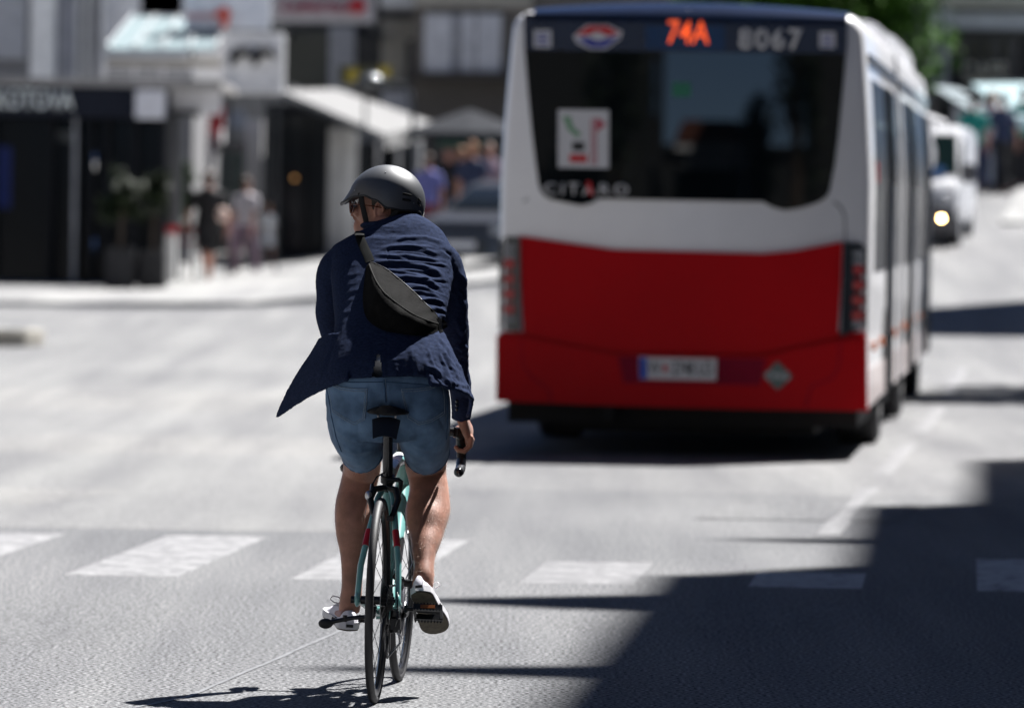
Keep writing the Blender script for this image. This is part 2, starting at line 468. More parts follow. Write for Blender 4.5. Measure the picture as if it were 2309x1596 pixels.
# traffic island
kt = thing('traffic_island', 'low pale stone traffic island at the left edge, ahead of the dark kiosk', 'traffic island', (-6.6, 70, ground_z(-6.6, 70)))
mb = MB()
poly = [(-1.6,-.9),(.8,-.9),(1.1,-.7),(1.25,-.3),(1.25,.3),(1.1,.8),(.7,1.0),(-1.6,1.0)]
mb.prism([Vector((x, y, 0)) for x, y in poly], (0, 0, .17)); obj('kerb', mb, M['kerb'], kt, local=True, bevel=.02)
mb = MB(); mb.prism([Vector((x*.86, y*.8, .17)) for x, y in poly], (0, 0, .02)); obj('paving', mb, M['pavement'], kt, local=True)

# zebra crossing: 0.5 m stripes, one metre apart
yaw = math.radians(4.2)
for i in range(-6, 7):
    x0 = .11 + (i-3)*1.0 + 0.0; 
    x0 = -1.96 + (i)*1.005
    d0, d1 = 27.12 - .035*i, (30.6 if i < 2 else (28.8 if i < 3 else (28.2 if i < 4 else 29.6)))
    a = (x0, d0); b = (x0+.5, d0); sx = (d1-d0)*math.tan(yaw)
    if i in (2,): pass
    gsheet('crosswalk_stripe', [a, b, (b[0]+sx, d1), (a[0]+sx, d1)], M['paint'] if i < 2 else (M['paint_worn'] if i == 2 else M['paint_shade_lift']), .004, res=3)
# lane line along the right of the bus
yl = math.radians(5.4)
for k, (a, b) in enumerate([(31.6, 37.5), (39.5, 45.5), (48, 54), (57, 63)]):
    f = lambda d: 1.62 + (d-32.1)*math.tan(yl)
    gsheet('lane_marking', [(f(a), a), (f(a)+.13, a), (f(b)+.13, b), (f(b), b)], M['paint_worn'], .008, res=1, base_lift=.004)
M['patch'] = asphalt('asphalt_patch', (.100,.102,.107), (.136,.137,.14), 0, grain=.9)
M['patch2'] = asphalt('asphalt_patch_pale', (.165,.164,.163), (.205,.203,.2), 0, grain=.6)
for q4, m_ in (([(-5.6,33.5),(-2.6,33.6),(-2.2,35.6),(-5.4,35.7)], 'patch2'), ([(-3.9,41),(-.9,41.2),(-.3,44.5),(-3.5,44.6)], 'patch2'), ([(.1,24.0),(1.25,24.0),(1.6,26.1),(.35,26.1)], 'patch'),
               ([(-2.6,22.6),(-1.5,22.6),(-1.2,25.4),(-2.45,25.4)], 'patch'), ([(-8,50),(-2.2,50.4),(-1.5,56),(-8,56)], 'patch2'), ([(1.0,33.2),(2.1,33.2),(2.45,36.2),(1.35,36.2)], 'patch')):
    gsheet('road_patch', q4, M[m_], .003 if q4[0][1] < 31 else .0075, res=1, base_lift=0 if q4[0][1] < 31 else .004)
# tar-sealed joint wandering through the near asphalt
for pts in ([(300,1596),(420,1572),(545,1519),(640,1478),(760,1425),(905,1362),(1010,1316)], ):
    P = [Gp(*p, lift=.0022) for p in pts]; mb = MB()
    rng = random.Random(4)
    dense = []
    for a, b in zip(P[:-1], P[1:]):
        for t in range(6): dense.append(a.lerp(b, t/6) + Vector((rng.uniform(-.003,.003), 0, 0)))
    dense.append(P[-1])
    for i, p in enumerate(dense):
        w = .009 + rng.uniform(-.001, .001)
        mb.v += [p + Vector((-w, 0, 0)), p + Vector((w, 0, 0))]
        if i: mb.f.append((2*i-2, 2*i-1, 2*i+1, 2*i)); mb.m.append(0)
    struct(obj('road_joint', mb, M['tar']))
# manhole cover
p = Gp(245, 888); M['manhole'] = mat('cast_iron', (.10,.10,.105), .6, bump=.002, bscale=60); mh = thing('manhole_cover', 'round iron manhole cover in the pale road left of the cyclist', 'manhole cover', (p.x, p.y, .004))
mb = MB(); mb.cyl((0,0,-.02), (0,0,.006), .36, 28); obj('frame', mb, M['kerb'], mh, local=True)
mb = MB(); mb.cyl((0,0,-.02), (0,0,.012), .31, 28); obj('lid', mb, M['manhole'], mh, local=True)

# ================================================================ BUS
bus_yaw = -math.radians(5.15)
bl = W(1118, 905, 42.12); br = W(1957, 925, 41.9)
bc = (bl + br)/2
bus = thing('articulated_bus', 'red and white articulated city bus on route 74A seen from behind', 'bus', (bc.x, bc.y, 0), rot=(.0025, 0, bus_yaw))
BH = 1.275
def side_x(z):      # half width of the body at height z
    if z < 1.9: return BH
    return BH - .075*((z-1.9)/1.1)**1.3
S_BUS = 330.0
def bz(Y, X=1537.5): return CAM_H - (Y-(X-1537.5)*.0157-510)/S_BUS            # heights read off the rear wall
def bxx(X, Y): return (X-1537.5 + (Y-900)*.0145)/S_BUS
# body shell of each section: cross-section loft along the length
def body_section(y0, y1, zb=.36, seed=0, sec=None):
    prof = []
    zs = [zb, .5, 1.0, 1.5, 1.9, 2.2, 2.5, 2.75, 2.9]
    right = [(side_x(z), z) for z in zs]
    top = []
    cx, cz = side_x(2.9)-.14, 2.90
    for a in range(0, 91, 18): top.append((cx + .14*math.cos(math.radians(a)), cz + .14*math.sin(math.radians(a))))
    half = right[:-1] + top
    prof = half + [(0, 3.07)] + [(-x, z) for x, z in reversed(half)]
    return prof
def loft_profile(mb, prof, ys, scale=None, mi=0):
    n = len(prof); o = len(mb.v)
    for j, y in enumerate(ys):
        sc = scale[j] if scale else 1
        for x, z in prof: mb.v.append(Vector((x*sc, y, .36+(z-.36)*(1-(1-sc)*.45))))
    for j in range(len(ys)-1):
        for i in range(n-1):
            a = o+j*n+i; mb.f.append((a, a+1, a+n+1, a+n)); mb.m.append(mi)
        a = o+j*n+n-1; mb.f.append((a, o+j*n, o+(j+1)*n, a+n)); mb.m.append(mi)
    mb.f.append(tuple(o+i for i in range(n))); mb.m.append(mi)
    mb.f.append(tuple(o+(len(ys)-1)*n+i for i in range(n-1, -1, -1))); mb.m.append(mi)
prof = body_section(0, 7)
mb = MB(); loft_profile(mb, prof, [.0, .03, .09, .2, 7.1], [.965, .985, .996, 1, 1]); obj('rear_body', mb, M['white_paint'], bus, local=True, angle=50)
mb = MB(); loft_profile(mb, prof, [8.1, 17.7, 17.95, 18.05], [1, 1, .98, .93]); obj('front_body', mb, M['white_paint'], bus, local=True, angle=50)
mb = MB()
ysb = [7.1 + i*1.0/16 for i in range(17)]
loft_profile(mb, [(x*.985, z-.02) for x, z in prof], ysb, [1 if i % 2 else .965 for i in range(17)])
obj('bellows', mb, M['rubber'], bus, local=True, angle=20)
# red tail panel: upper engine lid and bumper, both proud of the white wall
def rear_panel(name, poly, y, t, m, parent=bus, curve=True):
    """poly in picture coordinates of the rear wall; y is the depth of its outer face"""
    mb = MB()
    pts = [Vector((bxx(X, Y), y, bz(Y, X))) for X, Y in poly]
    if curve:   # bend round the body corners like the wall itself
        for p in pts:
            e = max(0, abs(p.x)-1.05); p.y += e*e*1.4
    mb.prism(pts, (0, t, 0)); return obj(name, mb, m, parent, local=True, angle=40)
rear_panel('lower_wall', [(1128,748),(1950,748),(1955,922),(1700,920),(1400,912),(1121,902)], -.006, .02, M['red_paint'], curve=False)
rear_panel('engine_lid', [(1172,532),(1260,545),(1385,563),(1720,572),(1790,566),(1900,545),(1897,640),(1890,758),(1785,780),(1725,795),(1390,790),(1300,775),(1180,752),(1174,640)], -.030, .05, M['red_paint'])
rear_panel('bumper', [(1120,755),(1180,760),(1300,783),(1390,798),(1725,803),(1785,788),(1890,768),(1955,762),(1957,925),(1700,922),(1400,915),(1119,905)], -.055, .20, M['red_paint'], curve=False)
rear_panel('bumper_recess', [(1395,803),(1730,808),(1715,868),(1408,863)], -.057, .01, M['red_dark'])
# seam lines in the bumper
def rear_line(name, pts, y, r, m):
    mb = MB(); P = []
    for X, Y in pts:
        x = bxx(X, Y); e = max(0, abs(x)-1.05); P.append(Vector((x, y+e*e*1.4, bz(Y, X))))
    mb.tube(P, r, 6); return obj(name, mb, m, bus, local=True)
rear_line('seam', [(1176,765),(1178,820),(1200,850),(1240,880),(1245,908)], -.054, .006, M['red_dark'])
rear_line('seam', [(1895,770),(1893,820),(1880,850),(1830,870),(1818,918)], -.054, .006, M['red_dark'])
rear_line('seam', [(1166,560),(1163,480),(1172,458),(1190,448)], -.001, .006, M['tail_house'])
rear_line('seam', [(1906,545),(1905,490),(1896,468),(1880,455)], -.001, .006, M['tail_house'])
# window
win = [(1180,30),(1182,113),(1190,212),(1199,303),(1206,360),(1212.6,409),(1218,430),(1227.7,443),(1243,450),(1262,454),(1290,460),(1311,463.5),(1334,458),(1349,448),(1477,451),(1600,453),(1720,455),(1742,467),(1769,474),(1795,471),(1818,465.5),(1843,457),(1856,450),(1866,440),(1871,428),(1882,370),(1890,303),(1901,189),(1909,95),(1909,45)]
pane = rear_panel('rear_window', win, -.020, .03, M['glass_bus'], curve=False)
rear_panel('window_header', [(1182,38),(1184,113),(1907,124),(1908,52)], -.024, .02, M['navy_panel'], curve=False)
# curved roof edge cap in dark blue over the header
mb = MB()
for X0, X1 in ((1190, 1900),):
    rows = []
    for k in range(7):
        a = math.radians(k*15)
        rows.append([Vector((x, -.030 + .32*(1-math.cos(a)), 2.965 + (.085+.055*(1-(x/1.1)**2))*math.sin(a))) for x in np.linspace(-1.06, 1.09, 14)])
    mb.sheet(rows, .012)
obj('roof_edge', mb, M['navy_panel'], bus, local=True)
rear_panel('display_glass', [(1455,58),(1456,112),(1635,116),(1634,60)], -.0275, .01, M['led_blue'], curve=False)

def text_mesh(txt, h, m, name='lettering', parent=None, M4=None, ext=.004, bold=0, shear=0, space=1.0, wfac=1.0):
    cu = bpy.data.curves.new(name, 'FONT'); cu.body = txt; cu.size = 1; cu.extrude = 0; cu.offset = bold; cu.shear = shear; cu.space_character = space
    cu.align_x = 'CENTER'; cu.align_y = 'CENTER'; cu.resolution_u = 3
    o = bpy.data.objects.new('t', cu); C.objects.link(o)
    dg = bpy.context.evaluated_depsgraph_get(); dg.update()
    me = bpy.data.meshes.new_from_object(o.evaluated_get(dg)); bpy.data.objects.remove(o)
    k = h/.70
    bm = bmesh.new(); bm.from_mesh(me)
    bmesh.ops.remove_doubles(bm, verts=bm.verts, dist=1e-4)
    fs = [f for f in bm.faces]
    r = bmesh.ops.extrude_face_region(bm, geom=fs)
    bmesh.ops.translate(bm, verts=[v for v in r['geom'] if isinstance(v, bmesh.types.BMVert)], vec=(0, 0, -ext/k))
    bmesh.ops.recalc_face_normals(bm, faces=bm.faces)
    bm.transform(Matrix.Diagonal((k*wfac, k, k, 1)))
    if M4: bm.transform(M4)
    bm.to_mesh(me); bm.free(); me.materials.clear(); me.materials.append(m)
    me.name = name
    return link_mesh(name, me, parent)
def rear_text(txt, X, Y, hpx, m, y=-.03, **k):
    M4 = Matrix.Translation((bxx(X, Y), y, bz(Y, X))) @ Matrix.Rotation(math.radians(90), 4, 'X')
    return text_mesh(txt, hpx/S_BUS, m, 'lettering', bus, M4, **k)
rear_text('74A', 1550, 77, 52, M['led'], -.034, bold=.005, wfac=.78, shear=.05)
rear_text('8067', 1737, 92, 46, M['white_sticker'], -.030, bold=.02, space=1.12)
rear_text('CITARO', 1322, 428, 26, M['white_sticker'], -.024, bold=.015, space=1.35, wfac=1.15)
rear_panel('badge_stroke', [(1322,410),(1332,410),(1338,440),(1328,440)], -.026, .004, M['red_sticker'], curve=False)
# emblem: red upper and blue lower wings around a white centre
rear_panel('emblem', [(1292,82),(1322,57),(1370,57),(1404,72),(1398,90),(1366,112),(1330,112),(1300,98)], -.027, .004, M['white_sticker'], curve=False)
rear_panel('emblem', [(1297,80),(1326,60),(1368,60),(1398,76),(1372,82),(1348,71),(1324,80)], -.029, .003, M['red_sticker'], curve=False)
rear_panel('emblem', [(1300,88),(1326,85),(1348,94),(1374,86),(1398,84),(1364,108),(1332,108)], -.029, .003, M['blue_sticker'], curve=False)
mb = MB(); mb.cyl((bxx(1349,83), -.033, bz(83, 1349)), (bxx(1349,83), -.027, bz(83, 1349)), .022, 16); obj('emblem', mb, M['white_sticker'], bus, local=True)
def stick(name, X0, Y0, X1, Y1, m, y=-.027, t=.003): return rear_panel(name, [(X0,Y0),(X1,Y0+(X1-X0)*.017),(X1,Y1+(X1-X0)*.017),(X0,Y1)], y, t, m, curve=False)
stick('sticker', 1203, 68, 1243, 107, M['white_sticker'])
stick('sticker', 1847, 74, 1883, 110, M['white_sticker'])
for k in range(3):
    stick('sticker_print', 1210, 76+k*10, 1236, 81+k*10, M['blue_sticker'], -.0285, .002); stick('sticker_print', 1853, 82+k*10, 1877, 86+k*10, M['blue_sticker'], -.0285, .002)
stick('notice', 1258, 247, 1373, 378, M['white_sticker'], -.024)
rear_panel('notice_print', [(1268,262),(1286,263),(1291,285),(1311,303),(1301,310),(1280,292),(1275,279)], -.026, .003, M['pale_green'], curve=False)
stick('notice_print', 1290, 320, 1318, 340, M['black'], -.026)
stick('notice_print', 1284, 348, 1324, 366, M['red_sticker'], -.026)
for X in (1333, 1341): stick('notice_print', X, 268, X+4, 372, M['pink_red'], -.026)
rear_panel('notice_print', [(1345,264),(1368,281),(1345,298)], -.027, .003, M['pink_red'], curve=False)
stick('exit_sticker', 1516, 187, 1558, 219, M['green_sticker'], -.024)
# tail lamp clusters
for s_, X0, X1, Ya, Yb in ((-1, 1123, 1171, 533, 748), (1, 1903, 1955, 546, 758)):
    poly = [(X0, Ya+18), (X0+8, Ya+4), (X0+18, Ya), (X1, Ya+2), (X1+(2 if s_ < 0 else -4), Yb), (X0, Yb-4)]
    if s_ > 0: poly = [(X0, Ya), (X1-16, Ya+2), (X1-5, Ya+8), (X1, Ya+22), (X1, Yb-22), (X0-6, Yb)]
    tl = rear_panel('tail_light', poly, -.045, .12, M['tail_house'])
    cx = (X0+X1)/2 + (2 if s_ < 0 else 6)
    for k in range(4):
        Yc = Ya+62+k*34
        p = Vector((bxx(cx, Yc), -.05 + (abs(bxx(cx, Yc))-1.05)**2*1.4, bz(Yc, cx)))
        q = MB(); q.box(p.x-.045, p.y-.012, p.z-.035, p.x+.045, p.y+.02, p.z+.035); obj('lens', q, M['tail_red'], tl, local=True, bevel=.012)
    for Yc in (Ya+26, Yb-28, Ya+44):
        p = Vector((bxx(cx, Yc), -.05 + (abs(bxx(cx, Yc))-1.05)**2*1.4, bz(Yc, cx)))
        q = MB(); q.box(p.x-.045, p.y-.008, p.z-.022, p.x+.045, p.y+.02, p.z+.022); obj('reflector', q, M['tail_clear'], tl, local=True, bevel=.01)
# number plate
pl = rear_panel('number_plate', [(1443,803),(1618,807),(1617,858),(1444,854)], -.075, .015, M['white_sticker'], curve=False)
rear_panel('plate_band', [(1444,805),(1461,805),(1462,853),(1445,853)], -.077, .002, M['plate_blue'], curve=False)
for Y in (803.5, 855): rear_panel('plate_stripe', [(1462,Y-1),(1617,Y+2),(1617,Y+4.5),(1462,Y+1.5)], -.0775, .002, M['red_sticker'], curve=False)
rear_text('W', 1478, 829, 30, M['black'], -.077, ext=.002, wfac=.62); rear_text('2748 LO', 1563, 831, 30, M['black'], -.077, ext=.002, wfac=.60, bold=.01)
rear_panel('plate_crest', [(1497,822),(1508,822),(1508,834),(1502.5,840),(1497,834)], -.077, .002, M['red_sticker'], curve=False)
# CNG diamond
mb_ = rear_panel('gas_sign', [(1722,846),(1755,813),(1789,848),(1755,879)], -.062, .01, mat('gas_sign_green', (.10,.14,.13), .5), curve=False)
rear_text('CNG', 1755, 847, 17, M['white_sticker'], -.064, ext=.002)
# underbody, wheels and arches
mb = MB(); mb.box(-1.2, .12, .22, 1.2, 7.05, .42); mb.box(-1.15, 8.1, .22, 1.15, 17.6, .42); mb.box(-.9, .3, .16, .9, 2.2, .3); obj('underbody', mb, M['under'], bus, local=True)
def wheel(y, sx):
    q = MB(); x0 = sx*.93; x1 = sx*1.255
    R = .49; prof_ = [(x0, .30), (x0, R-.04), (x0+sx*.03, R), (x1-sx*.03, R), (x1, R-.04), (x1, .30)]
    n = 28; o = len(q.v)
    for k in range(n):
        a = 2*math.pi*k/n
        for x, r in prof_: q.v.append(Vector((x, y+r*math.cos(a), .49+r*math.sin(a))))
    m_ = len(prof_)
    for k in range(n):
        l = (k+1) % n
        for i in range(m_): q.f.append((k*m_+i, k*m_+(i+1) % m_, l*m_+(i+1) % m_, l*m_+i)); q.m.append(0)
    w = obj('wheel', q, M['rubber'], bus, local=True)
    q = MB(); q.cyl((x1-sx*.10, y, .49), (x1-sx*.03, y, .49), .295, 24); obj('rim', q, M['silver'], w, local=True)
for y in (3.4, 9.3, 15.2):
    for sx in (-1, 1):
        wheel(y, sx)
        q = MB(); pts = []
        for k in range(0, 181, 15): a = math.radians(k); pts.append(Vector((sx*1.278, y+.62*math.cos(a), .38+.62*math.sin(a))))
        q.prism(pts, (-sx*.012, 0, 0)); obj('wheel_arch', q, M['under'], bus, local=True)
# side windows, doors, markers (right side in view, left built alike)
def side_panel(name, sx, y0, y1, z0, z1, m, out=.006, parent=bus, bevel=0):
    q = MB(); zz = [z0] + [z for z in (1.9, 2.15, 2.4, 2.65) if z0 < z < z1] + [z1]   # follows the curve of the body side
    pr = [(sx*(side_x(z)+out), z) for z in zz] + [(sx*(side_x(z)-.05), z) for z in reversed(zz)]
    q.prism([Vector((x, y0, z)) for x, z in pr], (0, y1-y0, 0)); return obj(name, q, m, parent, local=True)
M['side_lower'] = mat('bus_side_pale', (.62,.54,.53), .4, var=.05, coat=.3)
for sx in (-1, 1):
    segs = [(.75, 2.1), (2.2, 3.55), (5.05, 6.7), (8.5, 9.9), (11.5, 13.0), (13.1, 14.4), (14.5, 15.9)]
    for a, b in segs:
        wd = side_panel('side_window', sx, a, b, 1.28, 2.62, M['glass_dark'], .005)
        side_panel('window_frame', sx, a+.02, b-.02, 2.30, 2.335, M['tail_house'], .012, wd)
    if sx > 0:
        for a in (3.72, 10.0, 16.1):
            dr = side_panel('door', sx, a, a+1.2, .38, 2.62, M['glass_dark'], .012)
            for yy in (a, a+.57, a+1.14): side_panel('door_frame', sx, yy, yy+.06, .38, 2.62, M['tail_house'], .03, dr)
            side_panel('door_rail', sx, a+.2, a+.24, .8, 1.9, M['silver'], .05, dr)
    for yy in (.55, 2.3, 5.6, 8.4, 11.4, 13.9):
        q = side_panel('marker_lamp', sx, yy, yy+.11, .74, .80, M['amber'], .03)
    side_panel('side_skirt', sx, .25, 7.0, .37, .62, M['side_lower'], .004); side_panel('side_skirt', sx, 8.2, 17.6, .37, .62, M['side_lower'], .004)
    side_panel('roof_rail', sx, .3, 7.0, 2.72, 2.78, M['tail_house'], .02); side_panel('roof_rail', sx, 8.2, 17.6, 2.72, 2.78, M['tail_house'], .02)
side_panel('emergency_hammer_sign', 1, 1.0, 1.15, 1.9, 2.05, M['red_sticker'], .012)
# door mirror arm at the front right
Mb = world_of(bus).inverted()
q = MB(); q.tube([Mb @ W(2072, 262, 59.6), Mb @ W(2100, 268, 60.4), Mb @ W(2128, 279, 60.6)], .04, 10); q.ball(Mb @ W(2099, 350, 60.5), (.05,.06,.15), 16, 12); q.tube([Mb @ W(2101, 352, 60.5), Mb @ W(2100, 268, 60.4)], .02, 8)
obj('mirror', q, M['white_paint'], bus, local=True)
# roof equipment: gas tanks and air conditioning
q = MB(); 
for k in range(5): q.tube([Vector((-.8, 2.6+k*.42, 2.95)), Vector((.8, 2.6+k*.42, 2.95))], .14, 14)
obj('gas_tank', q, M['silver'], bus, local=True)
for y0, y1, h in ((1.9, 5.2, 3.10), (9.0, 13.3, 3.28), (13.8, 17.0, 3.32)):
    q = MB(); pr = [(-1.12, 2.98), (-1.10, h-.12), (-.98, h), (0, h+.03), (.98, h), (1.10, h-.12), (1.12, 2.98)]
    q.prism([Vector((x, y0, z)) for x, z in pr], (0, y1-y0, 0)); obj('roof_cover', q, M['white_paint'], bus, local=True, bevel=.03)
mb = MB(); mb.tube([Vector((-.5, -.03, .30)), Vector((-.5, .4, .30))], .05, 10); obj('exhaust_pipe', mb, M['under'], bus, local=True)
# ================================================================ BICYCLE
P_r = Gp(844, 1585); P_f0 = Gp(903, 1531)
b_yaw = math.atan2(P_f0.x-P_r.x, P_f0.y-P_r.y)
fwd = Vector((math.sin(b_yaw), math.cos(b_yaw), 0)); rgt = Vector((math.cos(b_yaw), -math.sin(b_yaw), 0))
lean = math.radians(1.0)
upb = Vector((0,0,1))*math.cos(lean) + rgt*math.sin(lean); rb = rgt*math.cos(lean) - Vector((0,0,1))*math.sin(lean)
def B(f, r, u): return P_r + fwd*f + rb*r + upb*u       # bike space: forward, right, up
bike = thing('bicycle', 'pale turquoise road bicycle with black seatpost and slim wheels', 'bicycle', tuple(P_r))
RW = .338
rear_hub = B(0, 0, RW); front_hub = B(1.0, 0, RW); bb = B(.41, 0, .272)
def bike_wheel(f, steer=0, cassette=False):
    c = B(f, 0, RW); ax = (rb*math.cos(steer)+fwd*math.sin(steer)).normalized()*1.0; e1 = upb; e2 = ax.cross(e1)
    def ring(prof_, n=96):
        q = MB(); m_ = len(prof_)
        for k in range(n):
            a = 2*math.pi*k/n; rad = e1*math.cos(a)+e2*math.sin(a)
            for w_, r in prof_: q.v.append(c + ax*w_ + rad*r)
        for k in range(n):
            l = (k+1) % n
            for i in range(m_): q.f.append((k*m_+i, k*m_+(i+1) % m_, l*m_+(i+1) % m_, l*m_+i)); q.m.append(0)
        return q
    ty = [(.0138*math.cos(t), .3245+.0135*math.sin(t)) for t in [math.radians(x) for x in range(0, 360, 30)]]
    wh = obj('wheel', ring([(-.0095,.318),(-.0105,.300),(-.006,.292),(.006,.292),(.0105,.300),(.0095,.318)]), M['rim'], bike)
    wh_t = obj('tyre', ring(ty), M['rubber_near'], wh)
    q = MB(); q.cyl(c-ax*.055, c+ax*.055, .014, 16); q.cyl(c-ax*.035, c-ax*.032, .024, 18); q.cyl(c+ax*.032, c+ax*.035, .024, 18); q.cyl(c-ax*.068, c+ax*.068, .0065, 10); obj('hub', q, M['black_metal'], wh)
    for k in range(24):
        a = 2*math.pi*k/24; sd = -1 if k % 2 else 1; a2 = a + sd*(.9 if (k//2) % 2 else -.9)
        p0 = c + ax*(.034*sd) + (e1*math.cos(a2)+e2*math.sin(a2))*.022; p1 = c + (e1*math.cos(a)+e2*math.sin(a))*.294
        q = MB(); q.tube([p0, p1], .0011, 4); obj('spoke', q, M['black_metal'], wh)
    q = MB(); a = 2.2; q.tube([c+(e1*math.cos(a)+e2*math.sin(a))*.292, c+(e1*math.cos(a)+e2*math.sin(a))*.25], .0022, 6); obj('valve', q, M['steel'], wh)
    return wh
M['rim'] = mat('rim_black_alloy', (.045,.045,.05), .3, metal=.8, var=.1)
rw = bike_wheel(0); fw = bike_wheel(1.0, math.radians(-1.5))
# frame
st_top = B(.245, 0, .735); head_top = B(.86, 0, .80); head_bot = B(.90, 0, .655)
q = MB()
q.tube([bb, bb.lerp(st_top, .5), st_top], [.019,.0175,.017], 14, ref=rb)
q.tube([st_top-(st_top-bb).normalized()*.03, B(.5,0,.765), head_top-upb*.03], [(.017,.016),(.021,.018),(.023,.019)], 14, ref=rb)
q.tube([bb, B(.65,0,.46), head_bot+upb*.025], [(.026,.022),(.027,.024),(.026,.022)], 14, ref=rb)
q.tube([head_bot, head_top], .024, 16); q.tube([bb-rb*.036, bb+rb*.036], .023, 16)
for s_ in (-1, 1):
    q.tube([B(-.004, s_*.067, RW+.004), B(.035, s_*.062, .45), B(.105, s_*.043, .565), B(.19, s_*.026, .665), B(.225, s_*.015, .69)], [.0095,.0105,.0105,.010,.010], 12, ref=rb)
    q.tube([B(-.004, s_*.067, RW-.004), B(.16, s_*.058, .315), B(.34, s_*.034, .275), bb+rb*s_*.02], [.0095,.011,.012,.013], 12, ref=rb)
    q.ball(B(-.006, s_*.067, RW), (.010,.022,.024), 12, 8)
frame = obj('frame', q, M['celeste'], bike, angle=60)
for s_ in (-1, 1):
    q = MB(); q.tube([B(.070, s_*.0525, .512), B(.095, s_*.0455, .552), B(.103, s_*.0435, .562)], .0116, 14, ref=rb); obj('frame_band', q, M['band_red'], frame)
    # white lettering panels along the down tube
    q = MB(); A_, D_ = B(.52,0,.365), B(.80,0,.575)
    ax_ = (D_-A_).normalized(); nn = ax_.cross(rb)
    rows = []
    for t in range(9):
        p = A_.lerp(D_, t/8); row = []
        for k in range(5):
            a = math.radians(-50+25*k); row.append(p + rb*s_*.0278*math.cos(a) + nn*.0256*math.sin(a))
        rows.append(row)
    q.sheet(rows, .0006); obj('frame_decal', q, M['celeste_white'], frame)
q = MB(); rows = []
for t in range(7):
    p = B(.33+.06*t, 0, .745+.006*t); rows.append([p + rb*.0222*math.sin(math.radians(a)) + upb*.0196*math.cos(math.radians(a)) for a in (-52,-26,0,26,52)])
q.sheet(rows, .0006); obj('frame_decal', q, M['celeste_white'], frame)
# fork, headset, stem, bar
q = MB(); q.tube([head_bot, B(.915,0,.62)], .022, 14)
for s_ in (-1, 1): q.tube([B(.912, s_*.014, .635), B(.925, s_*.044, .58), B(.955, s_*.05, .46), B(1.0, s_*.052, RW)], [.016,.015,.012,.009], 12, ref=rb)
obj('fork', q, M['celeste'], bike, angle=60)
q = MB(); q.tube([head_top, B(.85,0,.845)], .020, 14); q.tube([B(.852,0,.84), B(.94,0,.862)], .016, 14); q.tube([B(.94,-.02,.862), B(.94,.02,.862)], .021, 14); obj('stem', q, M['black_metal'], bike)
hb = W(1040, 990, 21.0)
def Hh(s_):
    """points along one side of the dropped bar (bike space offsets from the clamp)"""
    return [B(.94, s_*.02, .862), B(.94, s_*.12, .866), B(.945, s_*.165, .866), B(.985, s_*.182, .862), B(1.02, s_*.184, .85), B(1.04, s_*.187, .81), B(1.02, s_*.19, .765), B(.965, s_*.192, .742), B(.89, s_*.194, .735), B(.83, s_*.195, .733)]
bar = None
for s_ in (1, -1):
    H_ = Hh(s_)
    q = MB(); q.tube(H_[:3], .0155, 14); 
    if bar is None: bar = obj('handlebar', q, M['black_metal'], bike)
    else: obj('bar_top', q, M['black_metal'], bar)
    q = MB()
    # wound tape: rings of overlapping turns
    path = []
    for a, b in zip(H_[2:-1], H_[3:]):
        for t in range(10): path.append(a.lerp(b, t/10))
    path.append(H_[-1])
    rs = [.0165 + .0011*((i*.9) % 3)/3 for i in range(len(path))]
    q.tube(path, rs, 16); obj('bar_tape', q, M['tape'], bar, angle=20)
    q = MB(); q.ball(H_[-1], .0155, 12, 8); obj('bar_end_plug', q, M['black_gloss'], bar)
    q = MB(); q.tube([H_[4]-upb*.005, B(1.06, s_*.186, .885), B(1.09, s_*.186, .90)], [.017,.019,.012], 12); obj('brake_hood', q, M['tape'], bar)
    q = MB(); q.tube([B(1.085, s_*.186, .885), B(1.10, s_*.188, .83), B(1.075, s_*.192, .76)], [.006,.005,.006], 8); obj('brake_lever', q, M['black_metal'], bar)
# seatpost, clamp, saddle
sp_dir = (st_top - bb).normalized(); sp_top = st_top + sp_dir*.165
q = MB(); q.tube([st_top - sp_dir*.05, sp_top], .0172, 20); sp = obj('seatpost', q, M['black_gloss'], bike)
q = MB(); q.tube([sp_top-sp_dir*.002, sp_top+sp_dir*.006], .0172, 20); q.box(-.02,-.02,-.006,.02,.02,.01); q.v[-8:] = [sp_top+sp_dir*.015 + rb*v.x+fwd*v.y+upb*v.z for v in q.v[-8:]]; obj('seatpost_cap', q, M['silver'], sp)
q = MB(); q.tube([st_top-sp_dir*.020, st_top+sp_dir*.004], .0235, 20); q.tube([st_top-sp_dir*.01-fwd*.02, st_top-sp_dir*.01-fwd*.02+rb*.04], .008, 10)
q.tube([st_top-sp_dir*.01-fwd*.02+rb*.036, st_top-sp_dir*.015-fwd*.024+rb*.046, st_top-sp_dir*.05-fwd*.03+rb*.045, st_top-sp_dir*.085-fwd*.032+rb*.032], [.008,.0085,.006,.005], 10)
obj('seat_clamp', q, M['black_metal'], bike, angle=50)
SD = lambda f, r, u: B(.092+f, r, .955+u)        # saddle space: f forward from its tail
sad = MB(); rows = []
for i in range(15):
    t = i/14; f = t*.272
    hwid = .069*(math.sin(min(1,(t+.10)/.30)*math.pi/2)**.8)*(1-smooth(.28,.72,t)) + .021*smooth(.2,.7,t)*(1-max(0,(t-.93))*5)
    crown = .010*(1-smooth(.2,.8,t)) - .004*math.sin(t*3.1)
    ring_ = []
    for k in range(18):
        a = 2*math.pi*k/18; ca, sa = math.cos(a), math.sin(a)
        ring_.append(SD(f, hwid*ca, (.012 if sa > 0 else .026*(1-.35*t))*sa*(1-.25*abs(ca)) + crown - .014*abs(ca)**2.2*(1-t) - (.016*(1-abs(ca))*(1-smooth(.0,.2,t)) if sa < 0 else 0)*-1*.6))
    rows.append(ring_)
for r_ in rows: sad.v += r_
